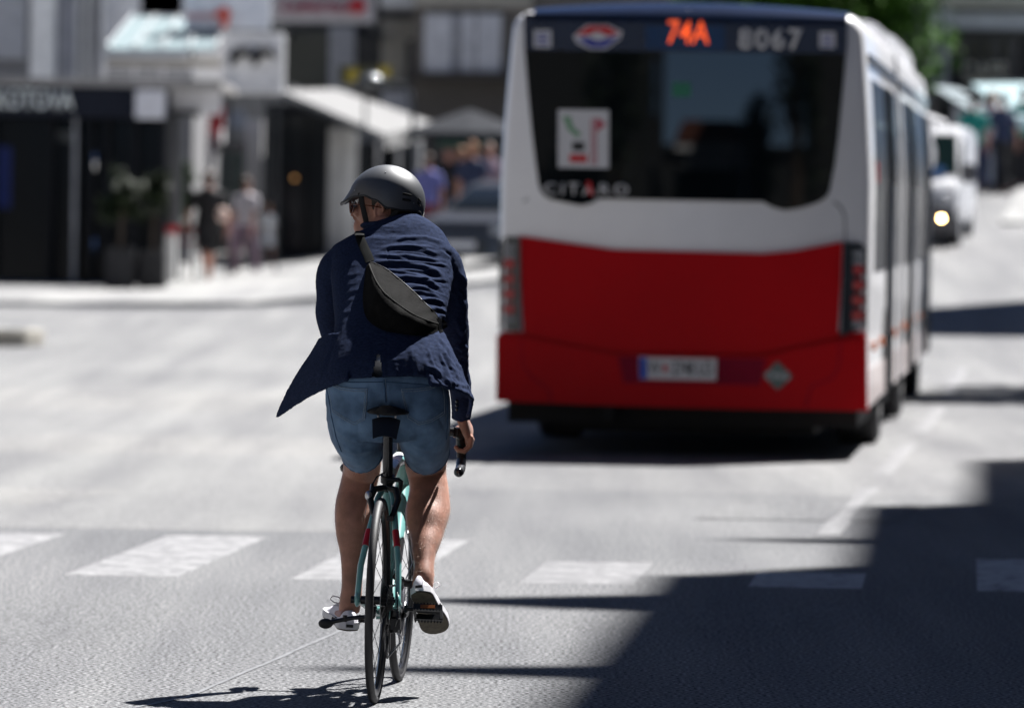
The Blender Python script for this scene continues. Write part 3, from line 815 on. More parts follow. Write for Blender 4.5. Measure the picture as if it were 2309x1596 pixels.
for i in range(14):
    for k in range(18): l = (k+1) % 18; sad.f.append((i*18+k, i*18+l, (i+1)*18+l, (i+1)*18+k)); sad.m.append(0)
sad.f.append(tuple(range(17, -1, -1))); sad.m.append(0); sad.f.append(tuple(14*18+k for k in range(18))); sad.m.append(0)
saddle = obj('saddle', sad, M['saddle'], bike, angle=70)
q = MB()
for s_ in (-1, 1): q.tube([SD(.03, s_*.03, -.012), SD(.055, s_*.022, -.045), SD(.16, s_*.022, -.047), SD(.25, s_*.008, -.014)], .0035, 8)
obj('saddle_rail', q, M['steel'], saddle)
rows = [[SD(.02-.045*t, x*(.047-.008*t), -.018-.062*t - .010*(abs(x)**2)) for x in (-1,-.6,-.2,.2,.6,1)] for t in (0,.25,.5,.75,1)]
q = MB(); q.sheet(rows, .0016); obj('saddle_guard', q, M['guard'], saddle)
# drive train
q = MB()
cr = math.radians(2)
def cyl_ax(q, c, a, b, r, n=20): q.tube([c+rb*a, c+rb*b], r, n)
for i in range(9):
    r_ = .060 - i*.0042; n = 44; x = .018+i*.0038
    for sgn in (0,):
        o = len(q.v); prof_ = []
        for k in range(n):
            a = 2*math.pi*k/n; rr = r_*(1.0 if k % 2 else .93)
            prof_.append(rear_hub + rb*x + upb*rr*math.cos(a) + fwd*rr*math.sin(a))
        q.prism(prof_, rb*.0018)
cas = obj('cassette', q, M['black_metal'], bike, sm=False)
q = MB(); q.tube([rear_hub+rb*.0135, rear_hub+rb*.015], .078, 36); obj('spoke_guard', q, mat('clear_plastic_disc', (.5,.52,.53), .25, var=.2), cas)
q = MB(); n = 60; prof_ = []
for k in range(n): a = 2*math.pi*k/n; rr = .100*(1.0 if k % 2 else .955); prof_.append(bb+rb*.046+upb*rr*math.cos(a)+fwd*rr*math.sin(a))
q.prism(prof_, rb*.003); q.tube([bb+rb*.035, bb+rb*.038], .072, 40)
for k in range(5): a = 2*math.pi*k/5; q.tube([bb+rb*.05, bb+rb*.05+(upb*math.cos(a)+fwd*math.sin(a))*.09], .008, 8)
obj('chainring', q, M['steel'], bike, sm=False)
# chain: links as one run
q = MB(); path = []
x0, x1 = .034, .046
path.append(rear_hub + rb*x0 + upb*.045 - fwd*.0)
top0 = rear_hub + rb*x0 + upb*.046; top1 = bb + rb*x1 + upb*.10
for t in range(40): path.append(top0.lerp(top1, t/39))
for t in range(14): a = math.pi*t/13; path.append(bb + rb*x1 + upb*.10*math.cos(a) + fwd*.10*math.sin(a))
j1 = rear_hub + rb*x0 - upb*.098 + fwd*.02; j2 = rear_hub + rb*x0 - upb*.165 + fwd*.045
for t in range(36): path.append((bb+rb*x1-upb*.10).lerp(j2-upb*.026, t/35))
for p in (j2-upb*.022-fwd*.015, j2-fwd*.028, j1-upb*.02+fwd*.02, j1+fwd*.015, rear_hub+rb*x0-upb*.046-fwd*.01, rear_hub+rb*x0-fwd*.046, rear_hub+rb*x0+upb*.032-fwd*.033): 
    a0 = path[-1]
    for t in range(1, 7): path.append(a0.lerp(p, t/6))
q.tube(path, [(.0032, .0045) if i % 2 else (.0024, .003) for i in range(len(path))], 6, ref=rb); obj('chain', q, M['black_metal'], bike, sm=False)
q = MB()
for j in (j1, j2): 
    n = 22; q.prism([j+upb*(.021 if k % 2 else .018)*math.cos(2*math.pi*k/n)+fwd*(.021 if k % 2 else .018)*math.sin(2*math.pi*k/n) - rb*.002 for k in range(n)], rb*.004)
for a_ in (-.008, .008): q.tube([j1+rb*a_, (j1+j2)/2+rb*a_, j2+rb*a_], [(.0018,.016)]*3, 8, ref=rb)
q.tube([rear_hub+rb*.058-upb*.03, rear_hub+rb*.056-upb*.062+fwd*.01, j1+rb*.02, j1+rb*.01], [.013,.016,.015,.010], 12)
q.box(-.012,-.02,-.018,.02,.02,.018); q.v[-8:] = [rear_hub+rb*(.058+v.x)+fwd*v.y+upb*(v.z-.075) for v in q.v[-8:]]
obj('derailleur', q, M['black_metal'], bike, bevel=.002)
q = MB(); q.tube([rear_hub+rb*.07-upb*.1, rear_hub+rb*.085-upb*.12-fwd*.01, rear_hub+rb*.095-upb*.135], .0013, 5); obj('cable_end', q, M['steel'], bike)
q = MB(); q.tube([B(.05,.055,.395), B(-.02,.066,.36), B(-.045,.07,.28), B(-.02,.062,.255)], .0025, 8); obj('cable', q, M['black_gloss'], bike)
# rear skewer with stand rod on the left
q = MB(); q.tube([rear_hub-rb*.058, rear_hub-rb*.088], .012, 12); q.tube([rear_hub+rb*.058, rear_hub+rb*.072], .011, 12); obj('axle_nut', q, M['black_metal'], bike)
hx = rear_hub
q = MB(); 
k0 = hx - rb*.018 - upb*.052 - fwd*.03; 
q.tube([k0, k0-rb*.06-upb*.006, k0-rb*.13-upb*.022], [.008,.0072,.0072], 12); q.tube([k0-rb*.085-upb*.010+upb*.012, k0-rb*.085-upb*.020], .0075, 8)
ks = obj('kickstand', q, M['black_metal'], bike)
q = MB(); q.ball(k0-rb*.148-upb*.028, (.024,.016,.017), 14, 10); obj('stand_foot', q, M['rubber_near'], ks)
q = MB(); q.tube([hx-rb*.015-upb*.02, k0], .014, 10); obj('stand_bracket', q, M['black_metal'], ks)
# cranks and pedals: crank level, right one trailing
cr_r = bb + rb*.075 - fwd*.162 + upb*.026; cr_l = bb - rb*.075 + fwd*.162 - upb*.040
for s_, e in ((1, cr_r), (-1, cr_l)):
    q = MB(); q.tube([bb+rb*s_*.06, (bb+rb*s_*.072).lerp(e, .5), e], [(.012,.016),(.007,.013),(.007,.014)], 12, ref=rb); obj('crank', q, M['black_metal'], bike)
    ped = MB(); c = e + rb*s_*.075
    tilt = math.radians(-34 if s_ > 0 else 4)
    pf = fwd*math.cos(tilt)+upb*math.sin(tilt); pu = upb*math.cos(tilt)-fwd*math.sin(tilt)
    if s_ > 0: c = c - pu*.012
    ped.tube([e, c+rb*s_*.045], .007, 10)
    def bxp(a0,b0,c0,a1,b1,c1):
        ped.box(a0,b0,c0,a1,b1,c1); ped.v[-8:] = [c+rb*v.x+pf*v.y+pu*v.z for v in ped.v[-8:]]
    for yy in (-.040, .026): bxp(-.048, yy, -.010, .048, yy+.014, .010)
    for xx in (-.048, .040): bxp(xx, -.026, -.008, xx+.008, .026, .008)
    for yy in (-.041, .039):
        for k in range(9): bxp(-.046+k*.0105, yy, .010, -.041+k*.0105, yy+.003, .0145); bxp(-.046+k*.0105, yy, -.0145, -.041+k*.0105, yy+.003, -.010)
    po = obj('pedal', ped, M['black_metal'], bike, sm=False)
    ped = MB()
    bxp(-.024, -.043, -.006, .024, -.039, .006); bxp(-.024, .039, -.006, .024, .043, .006); obj('reflector', ped, M['reflector'], po, sm=False)
# brakes
q = MB()
for s_ in (-1, 1):
    q.tube([B(.19, s_*.008, .70), B(.155, s_*.036, .695), B(.13, s_*.046, .665), B(.11, s_*.034, .62), B(.105, s_*.022, .60)], [(.012,.010),(.012,.012),(.011,.013),(.009,.011),(.008,.008)], 12)
    q.box(-.010,-.026,-.008,.010,.026,.008); q.v[-8:] = [B(.10+v.y, s_*.024+v.x, .603+v.z) for v in q.v[-8:]]
brk = obj('brake_caliper', q, M['black_metal'], bike, angle=50)
q = MB(); q.ball(B(.125,-.052,.675), (.012,.008,.016), 12, 8); q.ball(B(.11,.030,.645), .004, 8, 6); obj('brake_bolt', q, M['silver'], brk)
q = MB(); q.tube([B(.232,-.016,.745), B(.19,-.032,.735), B(.155,-.043,.71)], .0028, 8); q.tube([B(.155,-.043,.712), B(.147,-.045,.690)], .0055, 10); obj('brake_cable', q, M['black_gloss'], bike)
q = MB(); q.tube([B(.128,-.056,.66), B(.12,-.060,.62), B(.118,-.061,.60)], .0009, 5); obj('cable_end', q, M['steel'], bike)
q = MB(); q.tube([B(.90,.03,.86), B(.97,.05,.80), B(.96,.045,.70), B(.90,.03,.60), B(.80,.03,.52)], .0025, 8); q.tube([B(.88,.0,.62), B(.80,.05,.42), B(.72,.035,.37)], .0022, 8); obj('shift_cable', q, M['silver'], bike)
q = MB(); q.tube([B(.33,.03,.40), B(.36,.05,.385)], .012, 8); q.box(-.004,-.05,-.02,.004,.03,.02); q.v[-8:] = [B(.37+v.y,.05+v.x,.375+v.z) for v in q.v[-8:]]; obj('front_derailleur', q, M['black_metal'], bike)

# ================================================================ CYCLIST
rider = thing('person', 'cyclist in navy linen jacket, denim shorts and matt grey helmet riding towards the bus', 'person', (P_r.x+.03, 20.4, 0))
def rings(q, L, n=24, ref=(1,0,0)):
    """loft through (X, Y, distance, half width px, half depth m)"""
    P = [W(a[0], a[1], a[2]) for a in L]; R_ = [(a[3]*a[2]/FPX, a[4]) for a in L]
    # refine
    P2, R2 = [], []
    def cr(p0,p1,p2,p3,t): return (p1*2+(p2-p0)*t+(p0*2-p1*5+p2*4-p3)*t*t+(p1*3-p0-p2*3+p3)*t**3)*.5
    for i in range(len(P)-1):
        a, b, c, d = P[max(i-1,0)], P[i], P[i+1], P[min(i+2,len(P)-1)]
        ra = [Vector((*r, 0)) for r in (R_[max(i-1,0)], R_[i], R_[i+1], R_[min(i+2,len(P)-1)])]
        for t in (0, .25, .5, .75):
            P2.append(cr(a,b,c,d,t)); v = cr(*ra, t); R2.append((max(.002,v.x), max(.002,v.y)))
    P2.append(P[-1]); R2.append(R_[-1])
    q.tube(P2, R2, n, ref=ref)
# --- shoes (local: x forward, y left, z up, heel at 0)
def shoe(name, origin, f, u, lab=None, lace_side=1):
    f = f.normalized(); l = u.cross(f).normalized(); u = f.cross(l).normalized()
    T = lambda p: origin + f*p[0] + l*p[1] + u*p[2]
    Lg = .282
    def outline(t):   # half widths inner/outer and centre shift
        a = smooth(0, .10, t)**.5*.036 + .012*smooth(.35, .72, t); a *= (1-max(0,(t-.80)/.20)**2.4)**.5 if t > .80 else 1
        return max(.004, a if t > .0 else .012)
    ts = [0,.01,.03,.07,.12,.2,.3,.4,.5,.6,.7,.78,.85,.9,.94,.97,.99,1.0]
    q = MB(); poly = [T((t*Lg, outline(t)-.006*math.sin(t*3), 0)) for t in ts] + [T((t*Lg, -outline(t)-.006*math.sin(t*3), 0)) for t in reversed(ts[1:-1])]
    q.prism(poly, u*.006); so = obj(name, q, M['outsole'], rider, bevel=.001)
    q = MB(); poly = [T((t*Lg*1.008-.001, (outline(t)+.0025)-.006*math.sin(t*3), .005)) for t in ts] + [T((t*Lg*1.008-.001, -(outline(t)+.0025)-.006*math.sin(t*3), .005)) for t in reversed(ts[1:-1])]
    q.prism(poly, u*.024); obj('foxing', q, M['shoe_rubber'], so, bevel=.002)
    # upper: loft along the foot with an opening at the ankle
    q = MB(); n = 20
    tt = [0.0,.02,.06,.12,.2,.28,.36,.44,.54,.64,.74,.84,.92,.97]
    top = [.062,.068,.070,.066,.060,.060,.070,.077,.071,.060,.050,.040,.030,.018]
    for i, t in enumerate(tt):
        hw_ = outline(max(t,.03))-.001
        for k in range(n):
            a = 2*math.pi*k/n; ca, sa = math.cos(a), math.sin(a)
            zz = .012 + (top[i]-.012)*(max(0, sa)**.75 if sa > 0 else 0)
            sq = abs(ca)**.75*(1 if ca > 0 else -1)
            q.v.append(T((t*Lg, hw_*sq*(1-.12*max(0,sa)) - .006*math.sin(t*3), zz if sa > -.1 else .010)))
    for i in range(len(tt)-1):
        for k in range(n): l_ = (k+1) % n; q.f.append((i*n+k, i*n+l_, (i+1)*n+l_, (i+1)*n+k)); q.m.append(0)
    q.f.append(tuple(range(n-1,-1,-1))); q.m.append(0); q.f.append(tuple((len(tt)-1)*n+k for k in range(n))); q.m.append(0)
    # ankle collar
    cpath = [T((.042+.042*math.cos(a), .029*math.sin(a)-.003, .066+.006*math.cos(a)*-1)) for a in [2*math.pi*k/24 for k in range(24)]]
    obj('upper', q, M['canvas'], so, angle=60)
    # heel tab print, laces
    q = MB(); rows = [[T((-.0035, y, z)) for y in (-.012,-.004,.004,.012)] for z in (.014,.024)]
    q.sheet(rows, .001); obj('heel_patch', q, M['black'], so)
    q = MB()
    for k in range(4): x = .112+k*.022; z = .078-k*.005; q.tube([T((x,-.024,z-.012)), T((x+.006,0,z+.002)), T((x,.024,z-.012))], .0028, 6)
    s_ = lace_side
    q.tube([T((.105,0,.078)), T((.11,s_*.022,.095)), T((.115,s_*.042,.098)), T((.118,s_*.050,.086)), T((.112,s_*.036,.076)), T((.106,s_*.012,.074))], .0022, 6)
    q.tube([T((.105,0,.078)), T((.10,-s_*.02,.088)), T((.104,-s_*.034,.080)), T((.106,-s_*.016,.072))], .0022, 6)
    obj('lace', q, M['lace'], so)
    return so
# left foot level on the far pedal, turned slightly out; right foot heel raised, sole to the viewer
lo = W(787, 1423, 20.62); lt = W(752, 1388, 20.885)
shoe('shoe', lo, lt-lo, Vector((.05,0,1)), lace_side=1)
ro = W(945, 1334, 20.335); rt = W(982, 1423, 20.55)
shoe('shoe', ro, rt-ro, Vector((-0.12,.3,1)), lace_side=-1)

# --- body: one continuous skin surface
body = MB()
# legs
rings(body, [(818,960,20.55,44,.07),(818,1000,20.62,43,.074),(817,1044,20.69,43,.07),(813,1073,20.72,41.5,.064),(804,1111,20.71,41.5,.062),(798,1141,20.69,42.5,.063),(796.5,1176,20.67,41.5,.060),(796,1209,20.66,37.5,.052),(796.5,1238,20.66,31.5,.044),(794.5,1277,20.66,25,.036),(793.5,1320,20.67,23.5,.036),(791,1350,20.68,25,.040),(787,1376,20.69,24,.040)], 28)
rings(body, [(956,960,20.55,46,.07),(960,1000,20.62,48,.074),(960,1044,20.68,48,.07),(963.5,1073,20.69,43.5,.064),(967,1100,20.67,44,.062),(967,1123,20.65,47,.064),(965,1150,20.62,50.5,.063),(962,1175,20.58,47,.060),(961.5,1204,20.54,38.5,.050),(959,1228,20.50,32,.043),(956.5,1248,20.47,27,.037),(956.5,1273,20.44,22.5,.034),(955,1300,20.41,24,.036),(953,1322,20.40,24,.038)], 28)
body.ball(W(806,1338,20.70), .012, 10, 8); body.ball(W(781,1340,20.71), .012, 10, 8)
body.ball(W(972,1296,20.43), .013, 10, 8); body.ball(W(938,1298,20.43), .012, 10, 8)
# feet inside the shoes
body.tube([lo.lerp(lt,.1)+Vector((0,0,.045)), lo.lerp(lt,.85)+Vector((0,0,.03))], [(.026,.025),(.030,.014)], 12)
fu = (rt-ro).normalized().cross(Vector((1,0,0))).normalized(); 
if fu.z < 0: fu = -fu
body.tube([ro.lerp(rt,.08)+fu*.045, ro.lerp(rt,.85)+fu*.03], [(.026,.025),(.030,.014)], 12)
# trunk (under the clothes)
rings(body, [(875,900,20.45,95,.07),(875,850,20.46,90,.06),(874,780,20.54,88,.07),(878,700,20.66,100,.09),(883,620,20.79,115,.09),(882,560,20.83,100,.075),(872,520,20.87,52,.055),(866,495,20.89,40,.055),(864,465,20.90,40,.055)], 24)
for lg in ([(845,880,20.42,50,.09),(820,960,20.53,48,.08)], [(915,880,20.42,52,.09),(952,960,20.53,50,.08)]): rings(body, lg, 20)
# arms
rings(body, [(975,585,20.82,34,.05),(1008,625,20.84,28,.045),(1022,700,20.88,24,.04),(1027,760,20.92,24,.038),(1031,830,20.98,20,.034),(1037,900,21.03,16,.028),(1040,938,21.05,14.5,.022)], 18)
rings(body, [(788,585,20.82,34,.05),(755,625,20.84,28,.045),(746,700,20.88,24,.04),(760,760,20.92,22,.038),(775,840,20.98,19,.032),(793,910,21.03,15,.026),(800,942,21.05,14,.022)], 18)
def hand(sx):
    """hand closed round the brake hood / top of the drop"""
    H_ = Hh(sx); g = H_[5]; 
    c0 = B(1.0, sx*.186, .852)
    # wrist to palm on the outer side of the bar
    wr = W(1040, 938, 21.05) if sx > 0 else W(800, 942, 21.05)
    palm = [wr, B(.985, sx*.205, .880), B(1.01, sx*.214, .862), B(1.035, sx*.210, .842)]
    body.tube(palm, [(.020,.026),(.017,.036),(.015,.040),(.013,.036)], 16, ref=rb)
    for k in range(4):
        f0 = .978 + k*.0205; L_ = (.92, 1.0, 1.0, .86)[k if sx > 0 else k]
        kn = B(f0+.006, sx*.222, .846-.003*k)
        p = [kn, B(f0+.008, sx*.219, .846-.030*L_), B(f0+.006, sx*.200, .846-.050*L_), B(f0+.004, sx*.178, .846-.046*L_), B(f0+.004, sx*.168, .846-.032*L_)]
        body.tube(p, [.0098,.0092,.0086,.0082,.0066], 10)
        body.ball(kn, .0108, 10, 8)
    # thumb over the inner side
    body.tube([B(.975, sx*.196, .872), B(1.0, sx*.176, .876), B(1.03, sx*.164, .862), B(1.05, sx*.163, .846)], [.0125,.0115,.0100,.0078], 10)
hand(1); hand(-1)
# head
hc = W(864, 457, 20.92)
hf = Vector((-.985, .16, -.05)).normalized(); hl = Vector((0,0,1)).cross(hf).normalized(); hu = hf.cross(hl)
HR = Matrix((hf, hl, hu)).transposed()
Hd = lambda x, y, z: hc + hf*x + hl*y + hu*z
body.ball(Hd(-.012,0,.012), (.097,.077,.098), 28, 20, rot=HR)
body.ball(Hd(.042,0,-.030), (.052,.062,.070), 24, 16, rot=HR)
body.ball(Hd(.045,0,-.080), (.048,.052,.048), 24, 16, rot=HR)
body.ball(Hd(.074,0,-.108), (.020,.026,.018), 16, 12, rot=HR)
body.tube([Hd(.095,0,-.012), Hd(.103,0,-.034), Hd(.108,0,-.044)], [.007,.008,.010], 12)
body.ball(Hd(.099,.009,-.049), .007, 10, 8); body.ball(Hd(.099,-.009,-.049), .007, 10, 8)
body.ball(Hd(.094,0,-.070), (.010,.021,.007), 12, 8, rot=HR); body.ball(Hd(.092,0,-.082), (.010,.019,.007), 12, 8, rot=HR)
for s_ in (-1, 1):
    body.ball(Hd(.084, s_*.030, -.030), (.018,.022,.018), 12, 8, rot=HR)
    body.ball(Hd(.076,0,-.078), (.030,.036,.034), 14, 10, rot=HR) if s_ > 0 else None
    body.tube([Hd(.03, s_*.06, -.095), Hd(-.01, s_*.064, -.06)], .014, 10)
    # ear: rim and lobe
    er = [Hd(-.002+.016*math.cos(a), s_*(.080+.006*(1-math.cos(a))*.8), -.030+.030*math.sin(a)) for a in [math.radians(x) for x in range(-100, 200, 20)]]
    body.tube(er, .0050, 8); body.ball(Hd(-.004, s_*.078, -.032), (.014,.006,.024), 12, 8, rot=HR); body.ball(Hd(.002, s_*.080, -.058), (.008,.006,.009), 10, 8, rot=HR)
# neck
body.tube([Hd(-.035,0,-.04), Hd(-.035,0,-.09), W(868,520,20.86), W(874,560,20.83)], [(.058,.060),(.056,.060),(.060,.062),(.08,.07)], 20, ref=(1,0,0))
co, no, fs = remesh(body, .0034, 3, .5)
skin_co = co.copy()
bd = arr_obj('body', co, fs, M['skin'], rider)
# leg hair: short fine strands on the calves
X_, Y_ = proj_np(co)
sel = np.where((Y_ > 1040) & (Y_ < 1290) & (np.abs(co[:,1]-20.5) < .35))[0]
rs_ = np.random.RandomState(3); pick = rs_.choice(sel, 9000); hv = []; hfaces = []
for i in pick:
    p = Vector(co[i]); n_ = Vector(no[i]); d_ = (n_*1.0 + Vector((rs_.normal()*.35, rs_.normal()*.3, -.75+rs_.normal()*.35))).normalized(); L_ = .006+rs_.rand()*.010
    w_ = d_.cross(n_); w_ = w_.normalized()*.0002 if w_.length > 1e-6 else Vector((.0002,0,0)); o = len(hv)
    hv += [tuple(p-w_), tuple(p+w_), tuple(p+d_*L_)]; hfaces.append((o, o+1, o+2))
lh = arr_obj('leg_hair', np.array(hv), hfaces, mat('leg_hair', (.30,.17,.09), .5), rider, sm=False); lh['kind'] = 'stuff'

# --- hair
q = MB(); q.ball(Hd(-.014,0,.004), (.1035,.0835,.098), 48, 32, rot=HR)
vs2 = []; keep = []
for i, v in enumerate(q.v):
    l = HR.transposed() @ (v-hc); keep.append((l.x < .035+.02*max(0,l.z/.05) and l.z > -.072+.02*math.sin(l.x*40) and not (l.x > -.030 and l.z < -.028 and abs(l.y) > .05)) and not (l.x > .012 and l.z < -.055))
q.f = [f for f in q.f if all(keep[i] for i in f)]; q.m = [0]*len(q.f)
vs_n = []
for i, v in enumerate(q.v):
    l = v-hc; k = 1 + .018*math.sin(l.z*420+l.x*260) + .012*math.sin(l.x*610); vs_n.append(hc + l*k)
q.v = vs_n; hr = obj('hair', q, M['hair'], rider, angle=80)
q = MB(); rs_ = np.random.RandomState(5)
for i in range(900):    # tufts at the nape and sideburn
    a = rs_.uniform(-2.9, 2.9); z = rs_.uniform(-.085, -.02); r_ = 1.0
    x = -.014 + .100*math.cos(a)*-1; y = .081*math.sin(a)
    if x > -.02: continue
    p = Hd(x, y, z); d = (Hd(x*1.2-.01, y*1.1, z-.02+rs_.normal()*.006)-p).normalized(); L_ = rs_.uniform(.012, .024)
    w_ = d.cross(hu).normalized()*.0006; o = len(q.v); q.v += [p-w_, p+w_, p+d*L_]; q.f.append((o,o+1,o+2)); q.m.append(0)
h2 = obj('hair_strands', q, M['hair'], hr, sm=False); h2['kind'] = 'stuff'

# --- helmet
helm = None
def hshell(scale, zs=1.0):
    rows = []
    N, K = 96, 22
    for i in range(N):
        ph = 2*math.pi*i/N; deg = abs((math.degrees(ph)+180) % 360 - 180)
        pts_ = [(0,.004),(25,.012),(45,.024),(62,.025),(80,.010),(100,-.020),(125,-.030),(155,-.034),(180,-.060)]
        for a, b in zip(pts_[:-1], pts_[1:]):
            if a[0] <= deg <= b[0]: zr = a[1]+(b[1]-a[1])*smooth(a[0], b[0], deg); break
        row = []
        A_, B_, Cz = .133*scale, .106*scale, .128*scale
        for k in range(K+1):
            th = (k/K)
            # elevation from the rim up to the crown
            z0 = zr; s0 = max(-1, min(1, z0/Cz)); e0 = math.asin(s0); e = e0 + (math.pi/2-e0)*th
            ce, se = math.cos(e), math.sin(e)
            rx = A_*(abs(math.cos(ph))**2*ce); 
            x = A_*math.cos(ph)*ce; y = B_*math.sin(ph)*ce; z = Cz*se
            if math.cos(ph) < 0 and z < .03: x *= 1 - .10*smooth(0,.09,.03-z)*0 ; 
            if k < 5 and deg < 62:      # the short peak
                w_ = (1-k/5)**1.6*(1-smooth(20,62,deg)); x += .024*w_; z -= .006*w_
            row.append(Hd(x-.012, y, z))
        rows.append(row)
    return rows
out = hshell(1.0); inn = hshell(.90)
q = MB(); N = len(out); K1 = len(out[0])
for r_ in out: q.v += r_
for r_ in inn: q.v += r_
for i in range(N):
    j = (i+1) % N
    for k in range(K1-1):
        q.f.append((i*K1+k, j*K1+k, j*K1+k+1, i*K1+k+1)); q.m.append(0)
        q.f.append((N*K1+i*K1+k, N*K1+i*K1+k+1, N*K1+j*K1+k+1, N*K1+j*K1+k)); q.m.append(0)
    q.f.append((i*K1, N*K1+i*K1, N*K1+j*K1, j*K1)); q.m.append(0)
helm = obj('helmet', q, M['helmet'], rider, angle=50)
hb_bvh = BVHTree.FromPolygons([tuple(v) for v in q.v], [f for f in q.f])
def cast(bvh, X, Y, d0=19.0):
    o = cam_loc; r = ray(X, Y).normalized(); h = bvh.ray_cast(o + r*d0, r, 5.0)
    return (h[0], h[1]) if h[0] is not None else (None, None)
# rim edging
q = MB(); q.tube([r_[0] for r_ in out], .0032, 8, closed=True); obj('rim_edge', q, M['black'], helm)
# slots read off the shell
def slot(X0, Y0, X1, Y1, r):
    P = []
    for t in range(7):
        p, n_ = cast(hb_bvh, X0+(X1-X0)*t/6, Y0+(Y1-Y0)*t/6)
        if p is None: return
        P.append(p + n_*.0002)
    q = MB(); q.tube([P[0].lerp(P[1], -.1)]+P, [(r*.4, .0012)]+[(r, .0014)]*5+[(r*.9,.0014)]+[(r*.4,.0012)], 10, ref=hu.cross(hf)*-1 if False else (0,0,1)); obj('vent_slot', q, M['helmet_slot'], helm)
def L7(x, y): return 761+.106*x, 338.2+.106*y
for a, b in (((1390,935),(1580,972)), ((1380,1050),(1565,1085))):
    slot(*L7(*a), *L7(*b), .0047)
for a, b in (((1715,1030),(1780,1105)), ((1700,1120),(1760,1200))): slot(*L7(*a), *L7(*b), .0045)
for x, y in ((365,860),(1620,1135),(1022,478)):
    p, n_ = cast(hb_bvh, *L7(x, y))
    if p is not None: q = MB(); q.ball(p, .0022, 10, 8); obj('rivet', q, M['steel'], helm)
# rear fit band loop
q = MB(); q.tube([Hd(-.115,.055,-.035), Hd(-.128,.03,-.062), Hd(-.134,0,-.070), Hd(-.128,-.03,-.062), Hd(-.115,-.055,-.035)], [(.003,.010)]*5, 10, ref=(0,0,1)); obj('fit_band', q, M['black_gloss'], helm)
# chin straps
for s_ in (1, -1):
    q = MB(); q.tube([Hd(.062, s_*.082, .035), Hd(.056, s_*.083, -.01), Hd(.048, s_*.078, -.055), Hd(.044, s_*.062, -.105), Hd(.046, s_*.03, -.130), Hd(.046, 0, -.134)], [(.0095,.0014)]*6, 10, ref=hf); obj('chin_strap', q, M['strap'], helm)
    q = MB(); q.tube([Hd(-.07, s_*.080, -.022), Hd(-.03, s_*.086, -.062), Hd(.044, s_*.064, -.105)], [(.008,.0012)]*3, 8, ref=hf); obj('chin_strap', q, M['strap'], helm)
# sunglasses
sg = MB(); fr = lambda y, z: Hd(.108 - abs(y)**1.7*.45, y, z+.010)
for s_ in (-1, 1):
    loop = [fr(s_*(.036+.028*math.cos(a)), -.022+.021*math.sin(a)) for a in [2*math.pi*k/24 for k in range(24)]]
    sg.tube(loop, .0026, 8, closed=True)
    sg.tube([fr(s_*.064, -.012), Hd(.086, s_*.074, -.003), Hd(.03, s_*.084, -.010), Hd(-.01, s_*.083, -.018)], [(.002,.004)]*4, 8, ref=(0,0,1))
sg.tube([fr(-.01,-.014), fr(.01,-.014)], .003, 8)
glasses = obj('sunglasses', sg, M['tortoise'], rider)
for s_ in (-1, 1):
    q = MB(); rows = [[fr(s_*(.036+.026*r_*math.cos(a)), -.022+.0195*r_*math.sin(a)) for a in [2*math.pi*k/20 for k in range(21)]] for r_ in (.05,.5,1)]
    q.sheet(rows, .0012); obj('lens', q, M['lens'], glasses)

# --- shirt (seen through the jacket's vent)
q = MB(); rings(q, [(875,860,20.405,118,.133),(875,845,20.42,114,.125),(875,830,20.44,108,.120),(875,780,20.51,100,.098),(878,700,20.65,104,.092)], 28); obj('shirt', q, M['shirt'], rider)

# --- jacket
jk = MB()
rings(jk, [(868,500,20.87,46,.060),(872,512,20.865,62,.068),(880,528,20.85,96,.085),(884,548,20.83,125,.100),(884,575,20.81,140,.116),(883,620,20.76,138,.126),(880,680,20.67,130,.128),(877,730,20.59,122,.130),(875,780,20.51,126,.135),(874,820,20.455,134,.143),(873,852,20.42,140,.150),(873,860,20.415,139,.150)], 40)
rings(jk, [(950,566,20.83,46,.085),(996,590,20.82,42,.072),(1017,625,20.83,34,.060),(1022,670,20.86,33,.058),(1025,720,20.89,31,.056),(1027,775,20.93,31,.054),(1030,820,20.97,27,.048),(1037,870,21.01,25,.043),(1040,910,21.03,23,.040),(1040,944,21.045,21,.035)], 24)
rings(jk, [(815,575,20.83,46,.085),(764,598,20.82,40,.072),(745,625,20.83,33,.060),(746,670,20.86,33,.058),(744,706,20.89,33,.056),(751,745,20.92,30,.052),(768,800,20.97,27,.047),(783,860,21.01,24,.042),(795,905,21.03,21,.038),(799,932,21.045,19,.033)], 24)
# collar
cl = [W(872+44*math.cos(a)*-1 if False else 870+46*math.sin(a), 500+9*(1-math.cos(a))*.5+4, 20.865-.062*math.cos(a)) for a in [2*math.pi*k/32 for k in range(32)]]
jk.tube(cl, [(.010,.020)]*32, 10, ref=(0,0,1), closed=True)
# skirts
rf = [[W(*p) for p in r_] for r_ in (
 [(955,765,20.42),(985,756,20.46),(1000,752,20.56)],
 [(960,805,20.36),(1004,800,20.42),(1022,798,20.56)],
 [(964,842,20.31),(1018,840,20.38),(1040,838,20.56)],
 [(968,864,20.29),(1028,872,20.36),(1056,878,20.56)],
 [(975,868,20.29),(1040,884,20.37),(1068,904,20.56)])]
jk.sheet(rf, lambda u, v: .013, 4, 4)
rf2 = [[W(*p) for p in r_] for r_ in ([(1052,868,20.50),(1050,868,20.70)], [(1064,905,20.54),(1062,905,20.72)], [(1058,935,20.60),(1052,942,20.74)])]
jk.sheet(rf2, .012, 4, 4)
lf = [[W(*p) for p in r_] for r_ in (
 [(800,758,20.42),(755,752,20.48),(722,764,20.60)],
 [(795,800,20.36),(742,800,20.44),(701,800,20.62)],
 [(790,832,20.31),(728,838,20.42),(667,850,20.66)],
 [(786,850,20.285),(722,866,20.42),(641,898,20.72)],
 [(782,858,20.28),(697,896,20.50),(624,941,20.76)])]
